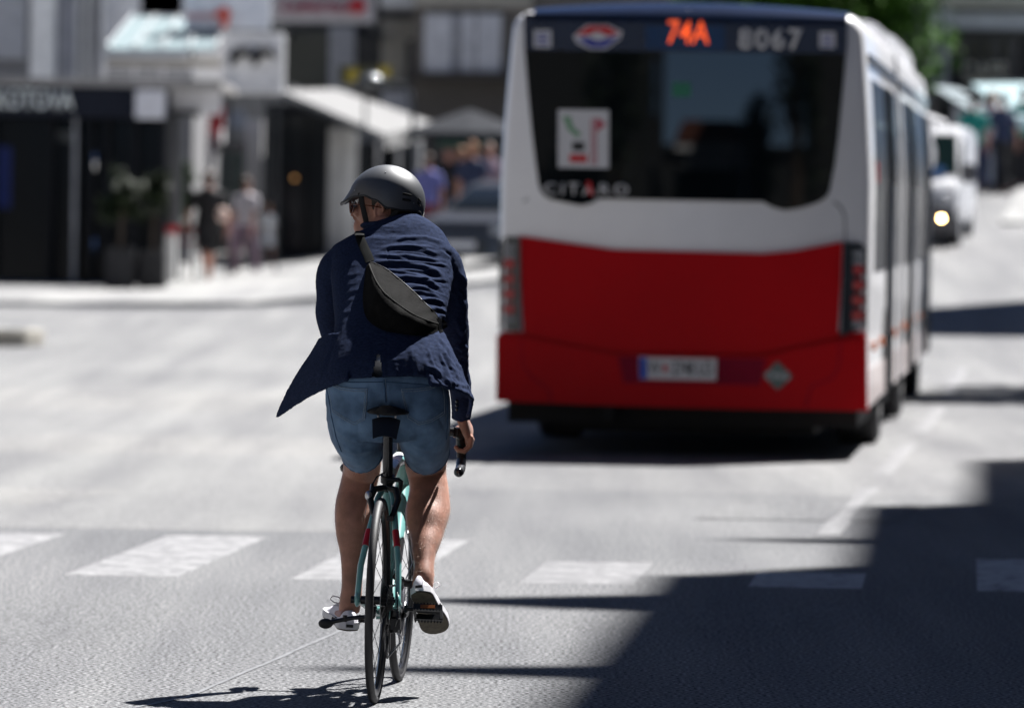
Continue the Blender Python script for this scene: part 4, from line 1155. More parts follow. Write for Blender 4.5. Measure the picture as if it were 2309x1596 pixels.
jk.sheet(lf, lambda u, v: .014-.004*v*u, 4, 4)
co, no, fs = remesh(jk, .0042, 3, .5)
X_, Y_ = proj_np(co)
facing = (no @ np.array(Fv)) < .15
disp = np.zeros(len(co))
def L1(x, y): return 592+.2473*x, 338+.2473*y      # read-off helpers for the back folds
def L2(x, y): return 592+.2473*x, 676.5+.2473*y
folds = [   # polyline, half width px, height m (crest), valley follows below
 ([(1180,835),(1300,800),(1480,800),(1600,835),(1690,850)],5,.005),
 ([(1050,905),(1180,880),(1330,880),(1480,905),(1620,960)],6,.007),
 ([(1000,965),(1120,975),(1300,960),(1480,985),(1600,1020),(1700,1080)],5,.006),
 ([(1000,1020),(1150,1020),(1300,1035),(1450,1060),(1570,1105),(1680,1190)],7,.011),
 ([(1080,1085),(1230,1105),(1380,1130),(1500,1180),(1590,1240)],4,.004),
 ([(1170,1170),(1300,1160),(1420,1178),(1540,1215),(1650,1290)],6.5,.010),
 ([(1240,1240),(1380,1235),(1500,1270),(1600,1325)],5,.006),
 ([(1300,1290),(1420,1290),(1530,1310),(1620,1345)],5,.007),
 ([(1480,1370),(1560,1370),(1650,1400)],5,.007),
 ([(1510,1450),(1580,1445),(1650,1465)],5,.007),
 ([(1560,1530),(1610,1520),(1650,1535)],4,.006),
 ([(1630,900),(1720,960),(1730,1060),(1700,1180)],5,-.007),
 ([(1730,870),(1735,960),(1725,1050)],3,-.004),
 # left half, quieter
 ([(600,900),(720,870),(860,840)],6,.005),([(560,1010),(700,985),(880,955)],7,.006),([(560,1090),(720,1060),(900,1050)],5,.004),
 ([(650,1190),(780,1150),(920,1110)],6,.008),([(660,1260),(800,1225),(930,1190)],5,.005),([(690,1340),(820,1290),(930,1265)],6,.007),
 ([(680,1420),(800,1370),(930,1350)],6,.006),([(690,1500),(830,1465),(960,1440)],6,.008),
 ([(560,930),(620,1020),(640,1150),(640,1300)],6,-.008),
 # sleeves
 ([(1790,1120),(1850,1190),(1860,1250)],5,.007),([(1780,1250),(1840,1300),(1860,1400)],5,-.006),([(1700,1260),(1760,1330),(1800,1450)],6,.006),
 ([(490,1160),(530,1190),(580,1180)],5,.007),([(495,1250),(530,1270),(590,1250)],5,-.006),([(500,1340),(540,1390),(600,1400)],6,.007),([(485,1460),(530,1500),(600,1490)],6,.006)]
folds = [([L1(*p) for p in a], b*.75, c*.72) for a, b, c in folds]
folds += [([L2(*p) for p in a], b, c) for a, b, c in [
 ([(1560,330),(1600,430),(1640,560),(1700,700)],5,.006),([(1640,420),(1680,520),(1740,640),(1790,740)],5,.007),([(1500,430),(1540,540),(1560,640)],5,.005),
 ([(1480,600),(1560,630),(1640,700)],5,.006),([(1660,700),(1720,760),(1800,780),(1880,800)],5,.005),([(1600,340),(1700,470),(1760,560)],4,.005),
 ([(700,150),(620,300),(520,450),(400,620)],9,.008),([(800,180),(720,340),(600,520),(420,760)],9,.007),([(900,330),(760,480),(640,640)],10,.006),([(980,500),(960,620),(950,700)],8,.004),
 ([(1180,520),(1200,620),(1240,710)],9,.005),([(1330,400),(1380,560),(1430,720)],9,.006),([(520,480),(420,640),(300,900),(200,1020)],7,.006),
 ([(1750,150),(1790,260),(1850,330)],6,.007),([(1760,420),(1830,440),(1870,420)],6,.008),([(1780,560),(1830,560),(1860,520)],6,-.007),([(1760,800),(1840,850),(1900,860)],6,.005)]]
rf_ = np.random.RandomState(12)      # finer creases running between the strap and the arm
for i in range(30):
    y0 = 560+i*5.6+rf_.uniform(-3, 3); xa = rf_.uniform(840, 920)+max(0, y0-600)*.75; xb = min(1012, xa+rf_.uniform(60, 150)); sag = rf_.uniform(-6, 10); rise = rf_.uniform(2, 18)
    if xb-xa < 25: continue
    folds.append(([(xa+(xb-xa)*t, y0+rise*t*t-sag*math.sin(t*3.1)) for t in (0,.2,.4,.6,.8,1)], rf_.uniform(2.0, 3.2), rf_.uniform(.0012, .0028)))
for i in range(26):
    x0 = rf_.uniform(960, 1045); y0 = rf_.uniform(770, 860); folds.append(([(x0, y0), (x0+rf_.uniform(4, 14), y0+rf_.uniform(12, 26)), (x0+rf_.uniform(8, 30), y0+rf_.uniform(28, 50))], rf_.uniform(2, 3.4), rf_.uniform(-.003, .004)))
for pts, wd, amp in folds:
    d, t = polydist(X_, Y_, pts); tp = np.clip(np.minimum(t, 1-t)*5, 0, 1)
    crest = np.exp(-(d/wd)**2)
    # valley just under the crest gives the sharp lit edge
    d2, t2 = polydist(X_, Y_-wd*1.5, pts); val = np.exp(-(d2/(wd*1.1))**2)
    disp += amp*tp*(crest - .45*val)*np.where(X_ > 838, 1.05, .22)
disp *= facing
disp += (.0020*vnoise(co*np.array([1,1,1.8]), 17, 1) + .0009*vnoise(co*np.array([1,1,2.6]), 58, 2))*np.where((X_ < 838) & (Y_ < 850), .35, 1)
wz = np.clip((Y_-760)/60, 0, 1)*(X_ > 930); disp += wz*.0022*vnoise(co*np.array([1,1,.45]), 70, 3)
disp += -.0022*np.exp(-((X_-(874+ (Y_-700)*-.005))/1.3)**2)*((Y_ > 560) & (Y_ < 855))*facing     # centre back seam
co = co + no*disp[:, None]
# vent slit: open the centre back over a narrow triangle
tri = lambda x, y: (y > 798) & (x > 852-(y-800)*13/53) & (x < 854.5+(y-800)*7/53)
X_, Y_ = proj_np(co); kill = tri(X_, Y_) & (co[:,1] < 20.40)
fs = [f for f in fs if not any(kill[i] for i in f)]
# open hem: remove the closing face so that the skirt hangs free
hem = (Y_ > 9853) & (X_ > 745) & (X_ < 1000) & (co[:,1] > 20.30) & ((no @ np.array((0,0,-1.0))) > .55)
fs = [f for f in fs if not all(hem[i] for i in f)]
jacket = arr_obj('jacket', co, fs, M['jacket'], rider)
jbvh = BVHTree.FromPolygons([tuple(v) for v in co], fs)
q = MB()
for k in range(3): q.ball(W(1030+k*0, 905+k*9, 20.985), .006, 10, 8)
obj('cuff_button', q, M['black_gloss'], jacket)
q = MB(); q.ball(W(690+2, 895, 20.49), (.004,.002,.004), 8, 6); 

# --- denim shorts
sh = MB()
rings(sh, [(873,826,20.46,108,.10),(873,842,20.44,122,.11),(873,862,20.42,136,.128),(873,890,20.43,139,.128),(874,920,20.44,138,.125),(875,950,20.47,128,.12)], 40)
rings(sh, [(812,880,20.43,70,.118),(806,910,20.44,70,.118),(802,940,20.47,66,.115),(805,972,20.51,60,.112),(814,1000,20.57,51,.100),(817,1012,20.60,49,.094)], 32)
rings(sh, [(938,880,20.43,72,.118),(947,910,20.44,69,.118),(951,940,20.47,65,.115),(954,972,20.51,60,.112),(960,1003,20.57,54,.100),(962,1016,20.60,51,.094)], 32)
co, no, fs = remesh(sh, .0042, 3, .5)
X_, Y_ = proj_np(co)
facing = (no @ np.array(Fv)) < .15
disp = .0022*vnoise(co*np.array([1,1,1.6]), 20, 5) + .0010*vnoise(co, 60, 6)
for pts, wd, amp in [([(868,900),(860,940),(845,985)],7,-.006),([(882,900),(895,940),(905,985)],7,-.006),([(750,960),(790,990),(840,1000)],6,.004),([(760,1000),(800,1020),(850,1015)],5,.003),
    ([(930,1000),(960,1015),(1000,1000)],5,.003),([(985,930),(1000,960),(1012,985)],5,-.003),([(745,900),(752,940)],5,.004),([(870,862),(872,915)],3,-.003),([(905,880),(925,905),(960,925)],7,.003),([(840,880),(825,905),(790,925)],7,.003)]:
    d, t = polydist(X_, Y_, pts); disp += amp*np.exp(-(d/wd)**2)*np.clip(np.minimum(t, 1-t)*5, 0, 1)*facing
co = co + no*disp[:, None]
fs = [f for f in fs if not any((Y_[i] < 848.5 and 832 < X_[i] < 866 and facing[i]) for i in f)]
shorts = arr_obj('shorts', co, fs, M['denim'], rider)
sbvh = BVHTree.FromPolygons([tuple(v) for v in co], fs)
def on_shorts(X, Y, lift=.001):
    p, n_ = cast(sbvh, X, Y)
    if p is None: return None
    return p + n_*lift
def seam(pts, r, m, name, lift=.0008, dens=2.2, parent=shorts, f=on_shorts, dash=None):
    q = MB(); run = []
    for a, b in zip(pts[:-1], pts[1:]):
        n = max(2, int(math.hypot(b[0]-a[0], b[1]-a[1])/dens))
        for t in range(n):
            p = f(a[0]+(b[0]-a[0])*t/n, a[1]+(b[1]-a[1])*t/n, lift)
            if p is not None: run.append(p)
    p = f(*pts[-1], lift)
    if p is not None: run.append(p)
    runs = [[]]
    for p in run:
        if runs[-1] and (p-runs[-1][-1]).length > .03: runs.append([])
        runs[-1].append(p)
    for r_ in runs:
        if len(r_) < 2: continue
        if dash:
            dd = []
            for a, b in zip(r_[:-1], r_[1:]): q.tube([a, a.lerp(b, .62)], r, 5)
        else: q.tube(r_, r, 6)
    return obj(name, q, m, parent) if q.v else None
def patch(poly_rows, name, m, lift, thick, f=on_shorts, parent=shorts, du=8, dv=8):
    """quilt of points cast onto the cloth: poly_rows = two edge polylines of equal count"""
    A_, B_ = poly_rows; rows = []
    n = 14; k = 12
    def along(L, t):
        t *= len(L)-1; i = min(int(t), len(L)-2); u = t-i; return (L[i][0]*(1-u)+L[i+1][0]*u, L[i][1]*(1-u)+L[i+1][1]*u)
    for i in range(n+1):
        a, b = along(A_, i/n), along(B_, i/n); row = []
        for j in range(k+1):
            p = f(a[0]+(b[0]-a[0])*j/k, a[1]+(b[1]-a[1])*j/k, lift); row.append(p if p is not None else (row[-1] if row else W(a[0], a[1], 20.4)))
        rows.append(row)
    q = MB(); q.sheet(rows, thick); return obj(name, q, m, parent)
# back pockets (from the stitching lines in the photograph)
Lp = [(744,862),(760,869),(790,874),(828,877)]; Lb = [(756,922),(775,938),(797,947),(822,930)]
def pk(pts): return pts
patch(([(742,862),(770,873),(800,877),(829,877)], [(754,928),(775,943),(798,956),(824,944)]), 'back_pocket', M['denim'], .0016, .0042)
patch(([(905,878),(935,877),(965,873),(992,864)], [(922,942),(945,956),(972,949),(1000,932)]), 'back_pocket', M['denim'], .0016, .0042)
for pts in ([(742,862),(770,873),(800,877),(829,877)], [(742,867),(770,878),(800,882),(828,882)], [(829,877),(826,910),(822,944)], [(825,880),(822,910),(819,942)],
            [(742,866),(746,895),(752,928)], [(752,928),(775,943),(798,956),(824,944)], [(754,924),(776,939),(798,951),(820,941)],
            [(905,878),(935,877),(965,873),(992,864)], [(906,883),(935,882),(965,878),(994,869)], [(905,878),(912,910),(919,942)], [(909,884),(916,912),(922,938)],
            [(994,866),(999,895),(1000,932)], [(919,942),(945,956),(972,949),(1000,932)], [(922,938),(946,951),(971,945),(998,928)]):
    seam(pts, .0013, M['stitch'], 'stitching', .0046, 2.6, dash=True)
seam([(866,856),(868,880),(870,906)], .0026, M['denim_dark'], 'seam', .0004); seam([(869,856),(871,880),(873,906)], .0007, M['stitch'], 'stitching', .0022, 2.6, dash=True)
seam([(735,868),(742,900),(748,940),(758,985),(770,1018)], .0022, M['denim_dark'], 'seam', .0002); seam([(1008,872),(1008,910),(1009,950),(1006,990)], .0022, M['denim_dark'], 'seam', .0002)
seam([(738,858),(800,862),(870,861),(940,866),(1005,872)], .0018, M['denim_dark'], 'seam', .0004)
# hem rolls following the leg openings
def hem_ring(X, Y, d, hw, hd, nxt):
    c = W(X, Y, d); t = (W(*nxt)-c).normalized(); u = Vector((1,0,0)); u = (u-t*u.dot(t)).normalized(); w_ = t.cross(u); a_ = hw*d/FPX
    P = []
    for k in range(48):
        a = 2*math.pi*k/48; P.append(c + t*(.002+.0018*math.sin(k*2.1)) + u*math.cos(a)*(a_-.001) + w_*math.sin(a)*(hd-.001))
    q = MB(); q.tube(P, [(.0035+.0007*math.sin(k*1.7), .0055) for k in range(48)], 8, closed=True); obj('hem', q, M['denim_dark'], shorts)
    q = MB()
    for k in range(150):   # frayed threads
        a = rsn.uniform(0, 2*math.pi); p = c + t*.005 + u*math.cos(a)*a_ + w_*math.sin(a)*hd; e = p + t*rsn.uniform(.003,.010) + Vector((rsn.normal()*.003, rsn.normal()*.003, 0)); q.tube([p, e], .0004, 3)
    fr_ = obj('frayed_thread', q, M['stitch'], shorts); fr_['kind'] = 'stuff'
rsn = np.random.RandomState(9)
hem_ring(817,1012,20.60,49,.094,(818.5,1022,20.62)); hem_ring(962,1016,20.60,51,.094,(963,1026,20.62))

# ================================================================ SLING BAG (lies on the jacket: a thing of its own)
def on_jacket(X, Y, lift=0):
    p, n_ = cast(jbvh, X, Y); return None if p is None else p - Vector(Fv)*lift
topc = [(836,590),(850,596),(870,606),(895,625),(930,655),(960,685),(980,704),(992,722)]
botc = [(826,600),(821,635),(818,680),(827,718),(858,742),(900,752),(955,757),(990,745)]
bb_ = on_jacket(900, 690); bag = thing('sling_bag', 'black nylon crescent sling bag slung across the cyclist\'s back', 'bag', tuple(bb_))
rows = []; n = 36; k = 18
def along(L, t):
    t *= len(L)-1; i = min(int(t), len(L)-2); u = t-i; p0=L[max(i-1,0)]; p1=L[i]; p2=L[i+1]; p3=L[min(i+2,len(L)-1)]
    f_ = lambda a,b,c,d: .5*((2*b)+(-a+c)*u+(2*a-5*b+4*c-d)*u*u+(-a+3*b-3*c+d)*u**3)
    return (f_(p0[0],p1[0],p2[0],p3[0]), f_(p0[1],p1[1],p2[1],p3[1]))
last = bb_
outer = []; innr = []
rsb = np.random.RandomState(2)
for i in range(n+1):
    s_ = i/n; a, b = along(topc, s_), along(botc, s_); ro_, ri_ = [], []
    for j in range(k+1):
        v = j/k; X = a[0]+(b[0]-a[0])*v; Y = a[1]+(b[1]-a[1])*v
        p = on_jacket(X, Y, 0) or last; last = p
        env = (max(0, math.sin(math.pi*min(1, max(0, s_))))**.55)
        # upper panel rises quickly to the zip ridge, lower panel rolls under
        bul = .082*env*((smooth(0,.46,v)**.75) if v < .46 else (1-smooth(.42,1.02,v))**.9*1.0 + .004)
        wr = .0050*math.sin(s_*26 + v*9 + 1.3*math.sin(s_*9))*math.exp(-((v-.24)/.18)**2)*env + .0030*math.sin(s_*47-v*16+2*math.sin(s_*13))*math.exp(-((v-.3)/.25)**2)*env
        ro_.append(p - Vector(Fv)*(.004+bul+wr) + Vector((0,0,.012*env*(1-v)*0))); ri_.append(p + Vector(Fv)*.006)
    outer.append(ro_); innr.append(ri_)
q = MB()
for r_ in outer: q.v += r_
for r_ in innr: q.v += r_
mm = k+1; o = (n+1)*mm
for i in range(n):
    for j in range(k):
        a = i*mm+j; q.f.append((a, a+1, a+mm+1, a+mm)); q.f.append((o+a, o+a+mm, o+a+mm+1, o+a+1)); q.m += [0, 0]
    a = i*mm; q.f.append((a, a+mm, o+a+mm, o+a)); a = i*mm+k; q.f.append((a, o+a, o+a+mm, a+mm)); q.m += [0, 0]
for j in range(k):
    q.f.append((j, o+j, o+j+1, j+1)); a = n*mm+j; q.f.append((a, a+1, o+a+1, o+a)); q.m += [0, 0]
obj('pouch', q, M['bag'], bag, angle=60)
jz = int(k*.42); q = MB(); q.tube([outer[i][jz] - Vector(Fv)*.0015 for i in range(1, n)], .0026, 8); obj('piping', q, M['bag_trim'], bag)
q = MB(); q.tube([outer[i][0] - Vector(Fv)*.001 for i in range(0, n+1)], .0018, 8); obj('piping', q, M['black'], bag)
# strap over the shoulder and under the arm
def strap(pts, hw, name, lift=.004, m=None):
    P = []
    for a, b in zip(pts[:-1], pts[1:]):
        for t in range(5): 
            p = on_jacket(a[0]+(b[0]-a[0])*t/5, a[1]+(b[1]-a[1])*t/5, lift)
            if p is not None: P.append(p)
    q = MB(); q.tube(P, [(hw, .0016)]*len(P), 10, ref=(1,0,.25)); return obj(name, q, m or M['bag_strap'], bag)
strap([(811,529),(813,540),(820,556),(829,575),(836,594)], .0155, 'strap')
q = MB(); q.tube([W(811,531,20.70), W(810,524,20.76), W(812,522,20.84), W(820,535,20.95)], [(.016,.0018)]*4, 10, ref=(1,0,0)); obj('strap', q, M['bag_strap'], bag)
q = MB(); p = on_jacket(990, 733, .012); q.box(-.010,-.006,-.022,.010,.006,.022); q.v = [p+v for v in q.v]; obj('buckle', q, M['black_gloss'], bag, bevel=.002)
strap([(992,722),(1000,730),(1008,740)], .012, 'strap', .006)
strap([(990,745),(993,752)], .012, 'strap', .004)
# ================================================================ STREET AROUND
def gz(x, y): return ground_z(x, y)
D = {}
def dm(name, col, rough=.7, **k):
    if name not in D: D[name] = mat(name, col, rough, **k)
    return D[name]
m_black = dm('shopfront_black', (.009,.010,.014), .5, spec=.15); m_fascia = dm('fascia_navy', (.014,.017,.028), .6, spec=.15)
m_glassd = dm('shop_glass', (.008,.010,.012), .12, spec=.2); m_grey = dm('wall_grey', (.52,.52,.53), .85, bump=.004, bscale=9)
m_lgrey = dm('wall_light', (.78,.78,.79), .8, bump=.003, bscale=9); m_white = dm('white_render', (.82,.82,.81), .8)
m_beige = dm('wall_beige', (.44,.40,.33), .85, bump=.004, bscale=7); m_brown = dm('wall_taupe', (.20,.18,.155), .9)
m_dark = dm('dark_opening', (.018,.019,.018), .4); m_green = dm('foliage', (.045,.095,.02), .6, var=.5, vscale=3)
m_cream = dm('cream_stone', (.50,.46,.38), .85); m_red = dm('sign_red', (.5,.02,.03), .5); m_bark = dm('bark', (.07,.05,.035), .9)
m_signw = dm('sign_white', (.72,.72,.76), .5); m_signb = dm('billboard_white', (.84,.87,.93), .5); m_ambersign = dm('yellow_sign', (.40,.30,.02), .5)
m_awn = dm('awning_cloth', (.22,.22,.22), .95, spec=.05); m_awn2 = dm('awning_blue_grey', (.14,.18,.20), .8); m_awn3 = dm('awning_cyan', (.23,.33,.355), .8)
m_planter = dm('planter_black', (.010,.010,.012), .6); m_roof = dm('roof_tile', (.16,.055,.03), .85)
m_pole = dm('lamp_post_grey', (.06,.065,.07), .4, metal=.6)

def Wz(X, Y, d):    # like W but free of the camera roll, so that uprights stay upright
    return W(X, Y, d)
def frame(X0, Y0, X1, Y1, d):
    """upright rectangle facing the viewer at distance d: x0, x1, z0, z1"""
    a = W((X0+X1)/2, Y0, d); b = W((X0+X1)/2, Y1, d); c = W(X0, (Y0+Y1)/2, d); e = W(X1, (Y0+Y1)/2, d)
    return c.x, e.x, b.z, a.z
def blk(name, r, d, depth, m, parent, bevel=0, out=0):
    x0, x1, z0, z1 = frame(*r, d); q = MB(); q.box(x0, d-out, z0, x1, d+depth, z1); return obj(name, q, m, parent, bevel=bevel)
def base(name, label, cat, X, d, group=None):
    x = W(X, 600, d).x; return thing(name, label, cat, (x, d, gz(x, d)), group=group)
def to_ground(name, X0, X1, Y0, d, depth, m, parent, bevel=0):
    x0, x1, z0, z1 = frame(X0, Y0, X1, 600, d); q = MB(); q.box(x0, d, min(gz(x0,d), gz(x1,d))-.1, x1, d+depth, z1); return obj(name, q, m, parent, bevel=bevel)
def word(txt, X, Y, hpx, d, m, parent, name='lettering', out=.05, **k):
    p = W(X, Y, d); M4 = Matrix.Translation((p.x, d-out, p.z)) @ Matrix.Rotation(math.radians(90), 4, 'X')
    o = text_mesh(txt, hpx*d/FPX, m, name, None, M4, ext=.03, **k)
    o.parent = parent; o.data.transform(world_of(parent).inverted()); return o
def leaf_cloud(name, centre, radii, n, size, m, parent, seed, gaps=9):
    rs = np.random.RandomState(seed); blobs = [(Vector(centre) + Vector(((rs.rand()-.5)*1.5*radii[0], (rs.rand()-.5)*1.5*radii[1], (rs.rand()-.5)*1.5*radii[2])), .32+.25*rs.rand()) for _ in range(gaps*2)]
    q = MB()
    for i in range(n):
        b, s_ = blobs[rs.randint(len(blobs))]; v = Vector(rs.normal(size=3)).normalized()*(rs.rand()**.4)
        p = b + Vector((v.x*radii[0]*s_, v.y*radii[1]*s_, v.z*radii[2]*s_))
        a = Vector(rs.normal(size=3)).normalized(); t = a.cross(Vector((0,0,1)))
        if t.length < .1: continue
        t.normalize(); w_ = a; L_ = size*(.6+.8*rs.rand()); o = len(q.v)
        q.v += [p-w_*L_, p-t*L_*.45, p+w_*L_, p+t*L_*.45+Vector((0,0,-.1*L_))]; q.f.append((o,o+1,o+2,o+3)); q.m.append(0)
    return obj(name, q, m, parent, sm=False)

# ---- black kiosk shop on the left
k = base('kiosk', 'black flat-roofed shop kiosk with white lettering on its fascia at the far left', 'kiosk', 180, 97)
to_ground('shop_wall', -330, 372, 192, 98.6, 5, m_black, k)
blk('fascia', (-330,196,372,262), 97, 1.6, m_fascia, k)
blk('roof_edge', (-330,176,500,193), 96.9, 6, dm('roof_trim_grey', (.30,.29,.28), .6), k)
word('KOTOVA', 76, 226, 44, 97, dm('sign_letter', (.75,.80,.80), .5), k, bold=.02, space=1.0, wfac=.68)
for X0, X1 in ((-330,-180), (-172,-20), (-12,110), (122,164), (178,203), (213,236), (246,300), (306,365)):
    blk('window', (X0,268,X1,640), 98.2, .08, m_glassd, k)
for X in (-176, -16, 116, 171, 208, 241, 303, 368):
    to_ground('mullion', X-5, X+5, 262, 97.7, .35, m_black, k)
to_ground('door_frame', 164, 172, 262, 97.4, .2, dm('door_alloy', (.30,.31,.33), .35, metal=.8), k)
blk('interior_banner', (-30,330,25,470), 98.15, .03, dm('banner_blue', (.01,.03,.20), .6), k)
blk('window_poster', (130,235,160,262), 97.5, .03, dm('poster_grey', (.20,.22,.23), .6), k)
for Y in (240, 296): blk('shelf', (128,Y,176,Y+24), 98.1, .05, D['poster_grey'], k)
for X, Y in ((214,364), (213,556)):
    p = W(X, Y, 97.3); q = MB(); q.tube([p-Vector((0,0,.12)), p+Vector((0,-.05,0)), p+Vector((0,0,.12))], .03, 8); obj('door_handle', q, M['chrome'], k)
sp1 = base('shop_sign', 'square white sign panel at the right end of the kiosk fascia', 'sign', 338, 96.8); blk('board', (304,204,371,268), 96.7, .12, m_signw, sp1, .02)
sp2 = base('shop_sign', 'wide white sign panel with dark edge beside the grey box sign', 'sign', 440, 98.5); blk('board', (386,200,498,258), 98.4, .12, m_signw, sp2, .02); blk('bracket', (380,250,450,262), 98.3, .5, m_dark, sp2)
# ---- shop to its right, with glazed front
s2 = base('shop_building', 'grey shop building with pillars and glass front between kiosk and awning', 'shop', 480, 121)
to_ground('back_wall', 360, 660, 190, 126, 6, dm('back_wall_grey', (.26,.265,.265), .9), s2)  # plain mid grey wall colour
blk('lintel', (360,268,500,322), 121, 1.2, m_grey, s2); blk('lintel', (360,322,640,340), 121.6, 2, dm('lintel_dark', (.06,.06,.065), .8), s2)
for X0, X1 in ((376,452), (482,548), (592,628)): blk('window', (X0,342,X1,520), 125.7, .08, dm('pale_glass', (.06,.085,.08), .1), s2)
for X0, X1, m_ in ((458,482,m_lgrey), (553,590,m_grey)): to_ground('pillar', X0, X1, 270 if X0 > 500 else 318, 121, .5, m_, s2)
blk('poster', (396,338,432,372), 120.9, .05, dm('poster_teal', (.02,.20,.28), .6), s2); blk('poster', (472,240,505,292), 120.8, .05, m_red, s2); blk('poster', (512,250,552,290), 120.8, .05, dm('poster_pale_blue', (.30,.34,.42), .6), s2)
blk('poster', (616,250,640,275), 120.8, .05, dm('poster_pink', (.40,.22,.34), .6), s2)
ps = base('box_sign', 'large square grey box sign with a black double hook emblem', 'sign', 570, 103); blk('box', (500,74,640,212), 102.6, .5, dm('box_sign_grey', (.78,.78,.78), .6), ps, .03)
for X in (542, 594):
    pts = [W(X-20, 150, 102.5), W(X-16, 128, 102.5), W(X-4, 116, 102.5), W(X+14, 117, 102.5), W(X+26, 130, 102.5)]
    q = MB(); q.tube(pts, [.03,.08,.10,.08,.03], 10); obj('emblem', q, m_black, ps)
for X in (515, 625): to_ground('leg', X-3, X+3, 212, 102.8, .06, m_pole, ps)
# ---- upper buildings on the left
ub = base('building', 'pale grey building with tall white pier rising above the kiosk roof', 'building', 200, 112)
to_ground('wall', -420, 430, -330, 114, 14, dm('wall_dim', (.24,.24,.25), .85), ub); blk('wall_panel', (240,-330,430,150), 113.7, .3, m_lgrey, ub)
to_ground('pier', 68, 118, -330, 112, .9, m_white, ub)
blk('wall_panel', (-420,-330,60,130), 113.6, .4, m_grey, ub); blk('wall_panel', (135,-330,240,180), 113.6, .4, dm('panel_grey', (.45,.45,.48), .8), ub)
for r_ in ((318,-120,412,34), (318,-320,412,-150), (150,120,175,180), (-300,-60,-200,60), (-150,-60,-50,60)): blk('window', r_, 113.7, .3, m_dark, ub)
for X in (172, 196, 228): blk('wall_rib', (X,-330,X+8,180), 113.2, .5, m_white, ub)
q = MB(); a, b, c, e = W(300, 46, 110), W(505, 52, 110), W(488, 118, 106.5), W(240, 118, 106.5)
q.prism([a, b, c, e], (0, 0, .06)); gcan = obj('glass_canopy', q, dm('canopy_glass', (.26,.33,.345), .3), None); tag(gcan, 'pale bluish slanted glass canopy above the kiosk roof', 'canopy')
for t in (0, .25, .5, .75, 1):
    q = MB(); q.tube([a.lerp(b, t)+Vector((0,0,.09)), e.lerp(c, t)+Vector((0,0,.09))], .035, 6); obj('glazing_bar', q, dm('bar_alloy', (.30,.32,.33), .6), gcan, local=True)
rl = base('roof_railing', 'grey railing and low parapet standing on the kiosk roof', 'railing', 380, 100)
blk('parapet', (240,132,500,150), 104, .3, m_beige, rl)
for Y in (150, 162, 171): blk('rail', (230,Y,505,Y+3), 100, .05, m_lgrey, rl)
for X in (235, 300, 365, 430, 500): blk('post', (X,148,X+5,178), 100, .06, m_lgrey, rl)
bb2 = base('billboard', 'white billboard with a red-orange arrow above the box sign', 'billboard', 515, 109); blk('board', (418,-120,610,66), 108.5, .3, m_signb, bb2, .02)
q = MB(); q.prism([W(x, y, 108.4) for x, y in ((478,34),(508,14),(520,30),(512,62),(498,66),(500,44))], (0, .05, 0)); obj('arrow', q, dm('arrow_orange', (.75,.09,.05), .5), bb2)
word('MARKT', 455, 38, 16, 108.5, dm('letter_salmon', (.75,.35,.33), .5), bb2)
for X in (430, 600): to_ground('leg', X-4, X+4, 60, 108.7, .1, m_pole, bb2)
# ---- dark building in the middle with red lettered sign
mbd = base('building', 'dark grey building with large windows behind the red lettered sign', 'building', 760, 135)
to_ground('wall', 430, 940, -420, 137, 14, dm('wall_charcoal', (.11,.105,.10), .9), mbd)
for r_, m_ in (((646,70,742,202), dm('window_olive', (.03,.035,.02), .3)), ((742,60,800,205), m_grey), ((802,82,860,205), m_dark), ((646,-200,742,-40), m_dark), ((802,-200,900,-40), m_dark)):
    blk('window' if m_ is not m_grey else 'pilaster', r_, 136.5, .6, m_, mbd)
blk('wall_panel', (860,45,934,178), 136.2, .8, m_cream, mbd); blk('window', (916,90,934,178), 135.9, .3, m_dark, mbd)
rs1 = base('shop_sign', 'white shop sign with red script letters above the awning', 'sign', 728, 128); blk('board', (612,-60,842,50), 127.5, .4, dm('sign_board', (.56,.55,.57), .5), rs1, .03)
blk('board_face', (622,-50,832,38), 127.4, .1, dm('sign_face', (.50,.46,.48), .5), rs1)
word('Lubertus', 712, 14, 30, 127.5, dm('script_red', (.42,.05,.09), .5), rs1, out=.15, shear=.3, bold=.01)
q = MB(); p = W(806, 14, 127.3); q.tube([p, p+Vector((0,.08,0))], .17, 20); obj('emblem', q, m_red, rs1)
for X in (620, 834): blk('bracket', (X-4,48,X+4,60), 127.6, 9.3, m_pole, rs1)
wb = base('roof_canopy', 'thin white roof canopy at the top edge right of the red lettered sign', 'canopy', 915, 133); blk('slab', (858,-12,960,16), 133, 3, m_white, wb)
# ---- right of centre
rb2 = base('building', 'taupe building with white upper panels left of the bus', 'building', 1020, 131)
to_ground('wall', 932, 1640, -420, 132, 14, m_brown, rb2)
for r_ in ((956,32,1018,162), (1042,32,1070,162), (1074,32,1130,162)): blk('wall_panel', r_, 131.4, .6, m_lgrey, rb2)
blk('wall_panel', (1018,32,1042,162), 131.6, .4, m_grey, rb2); blk('cornice', (930,166,1200,178), 131, 1, dm('cornice_dark', (.10,.09,.08), .8), rb2)
blk('wall_band', (934,-40,1200,18), 131.5, .6, m_cream, rb2); blk('wall_band', (1130,-200,1640,200), 131.6, .5, m_brown, rb2)
blk('pilaster', (860,205,942,330), 133, 1, m_lgrey, rb2)
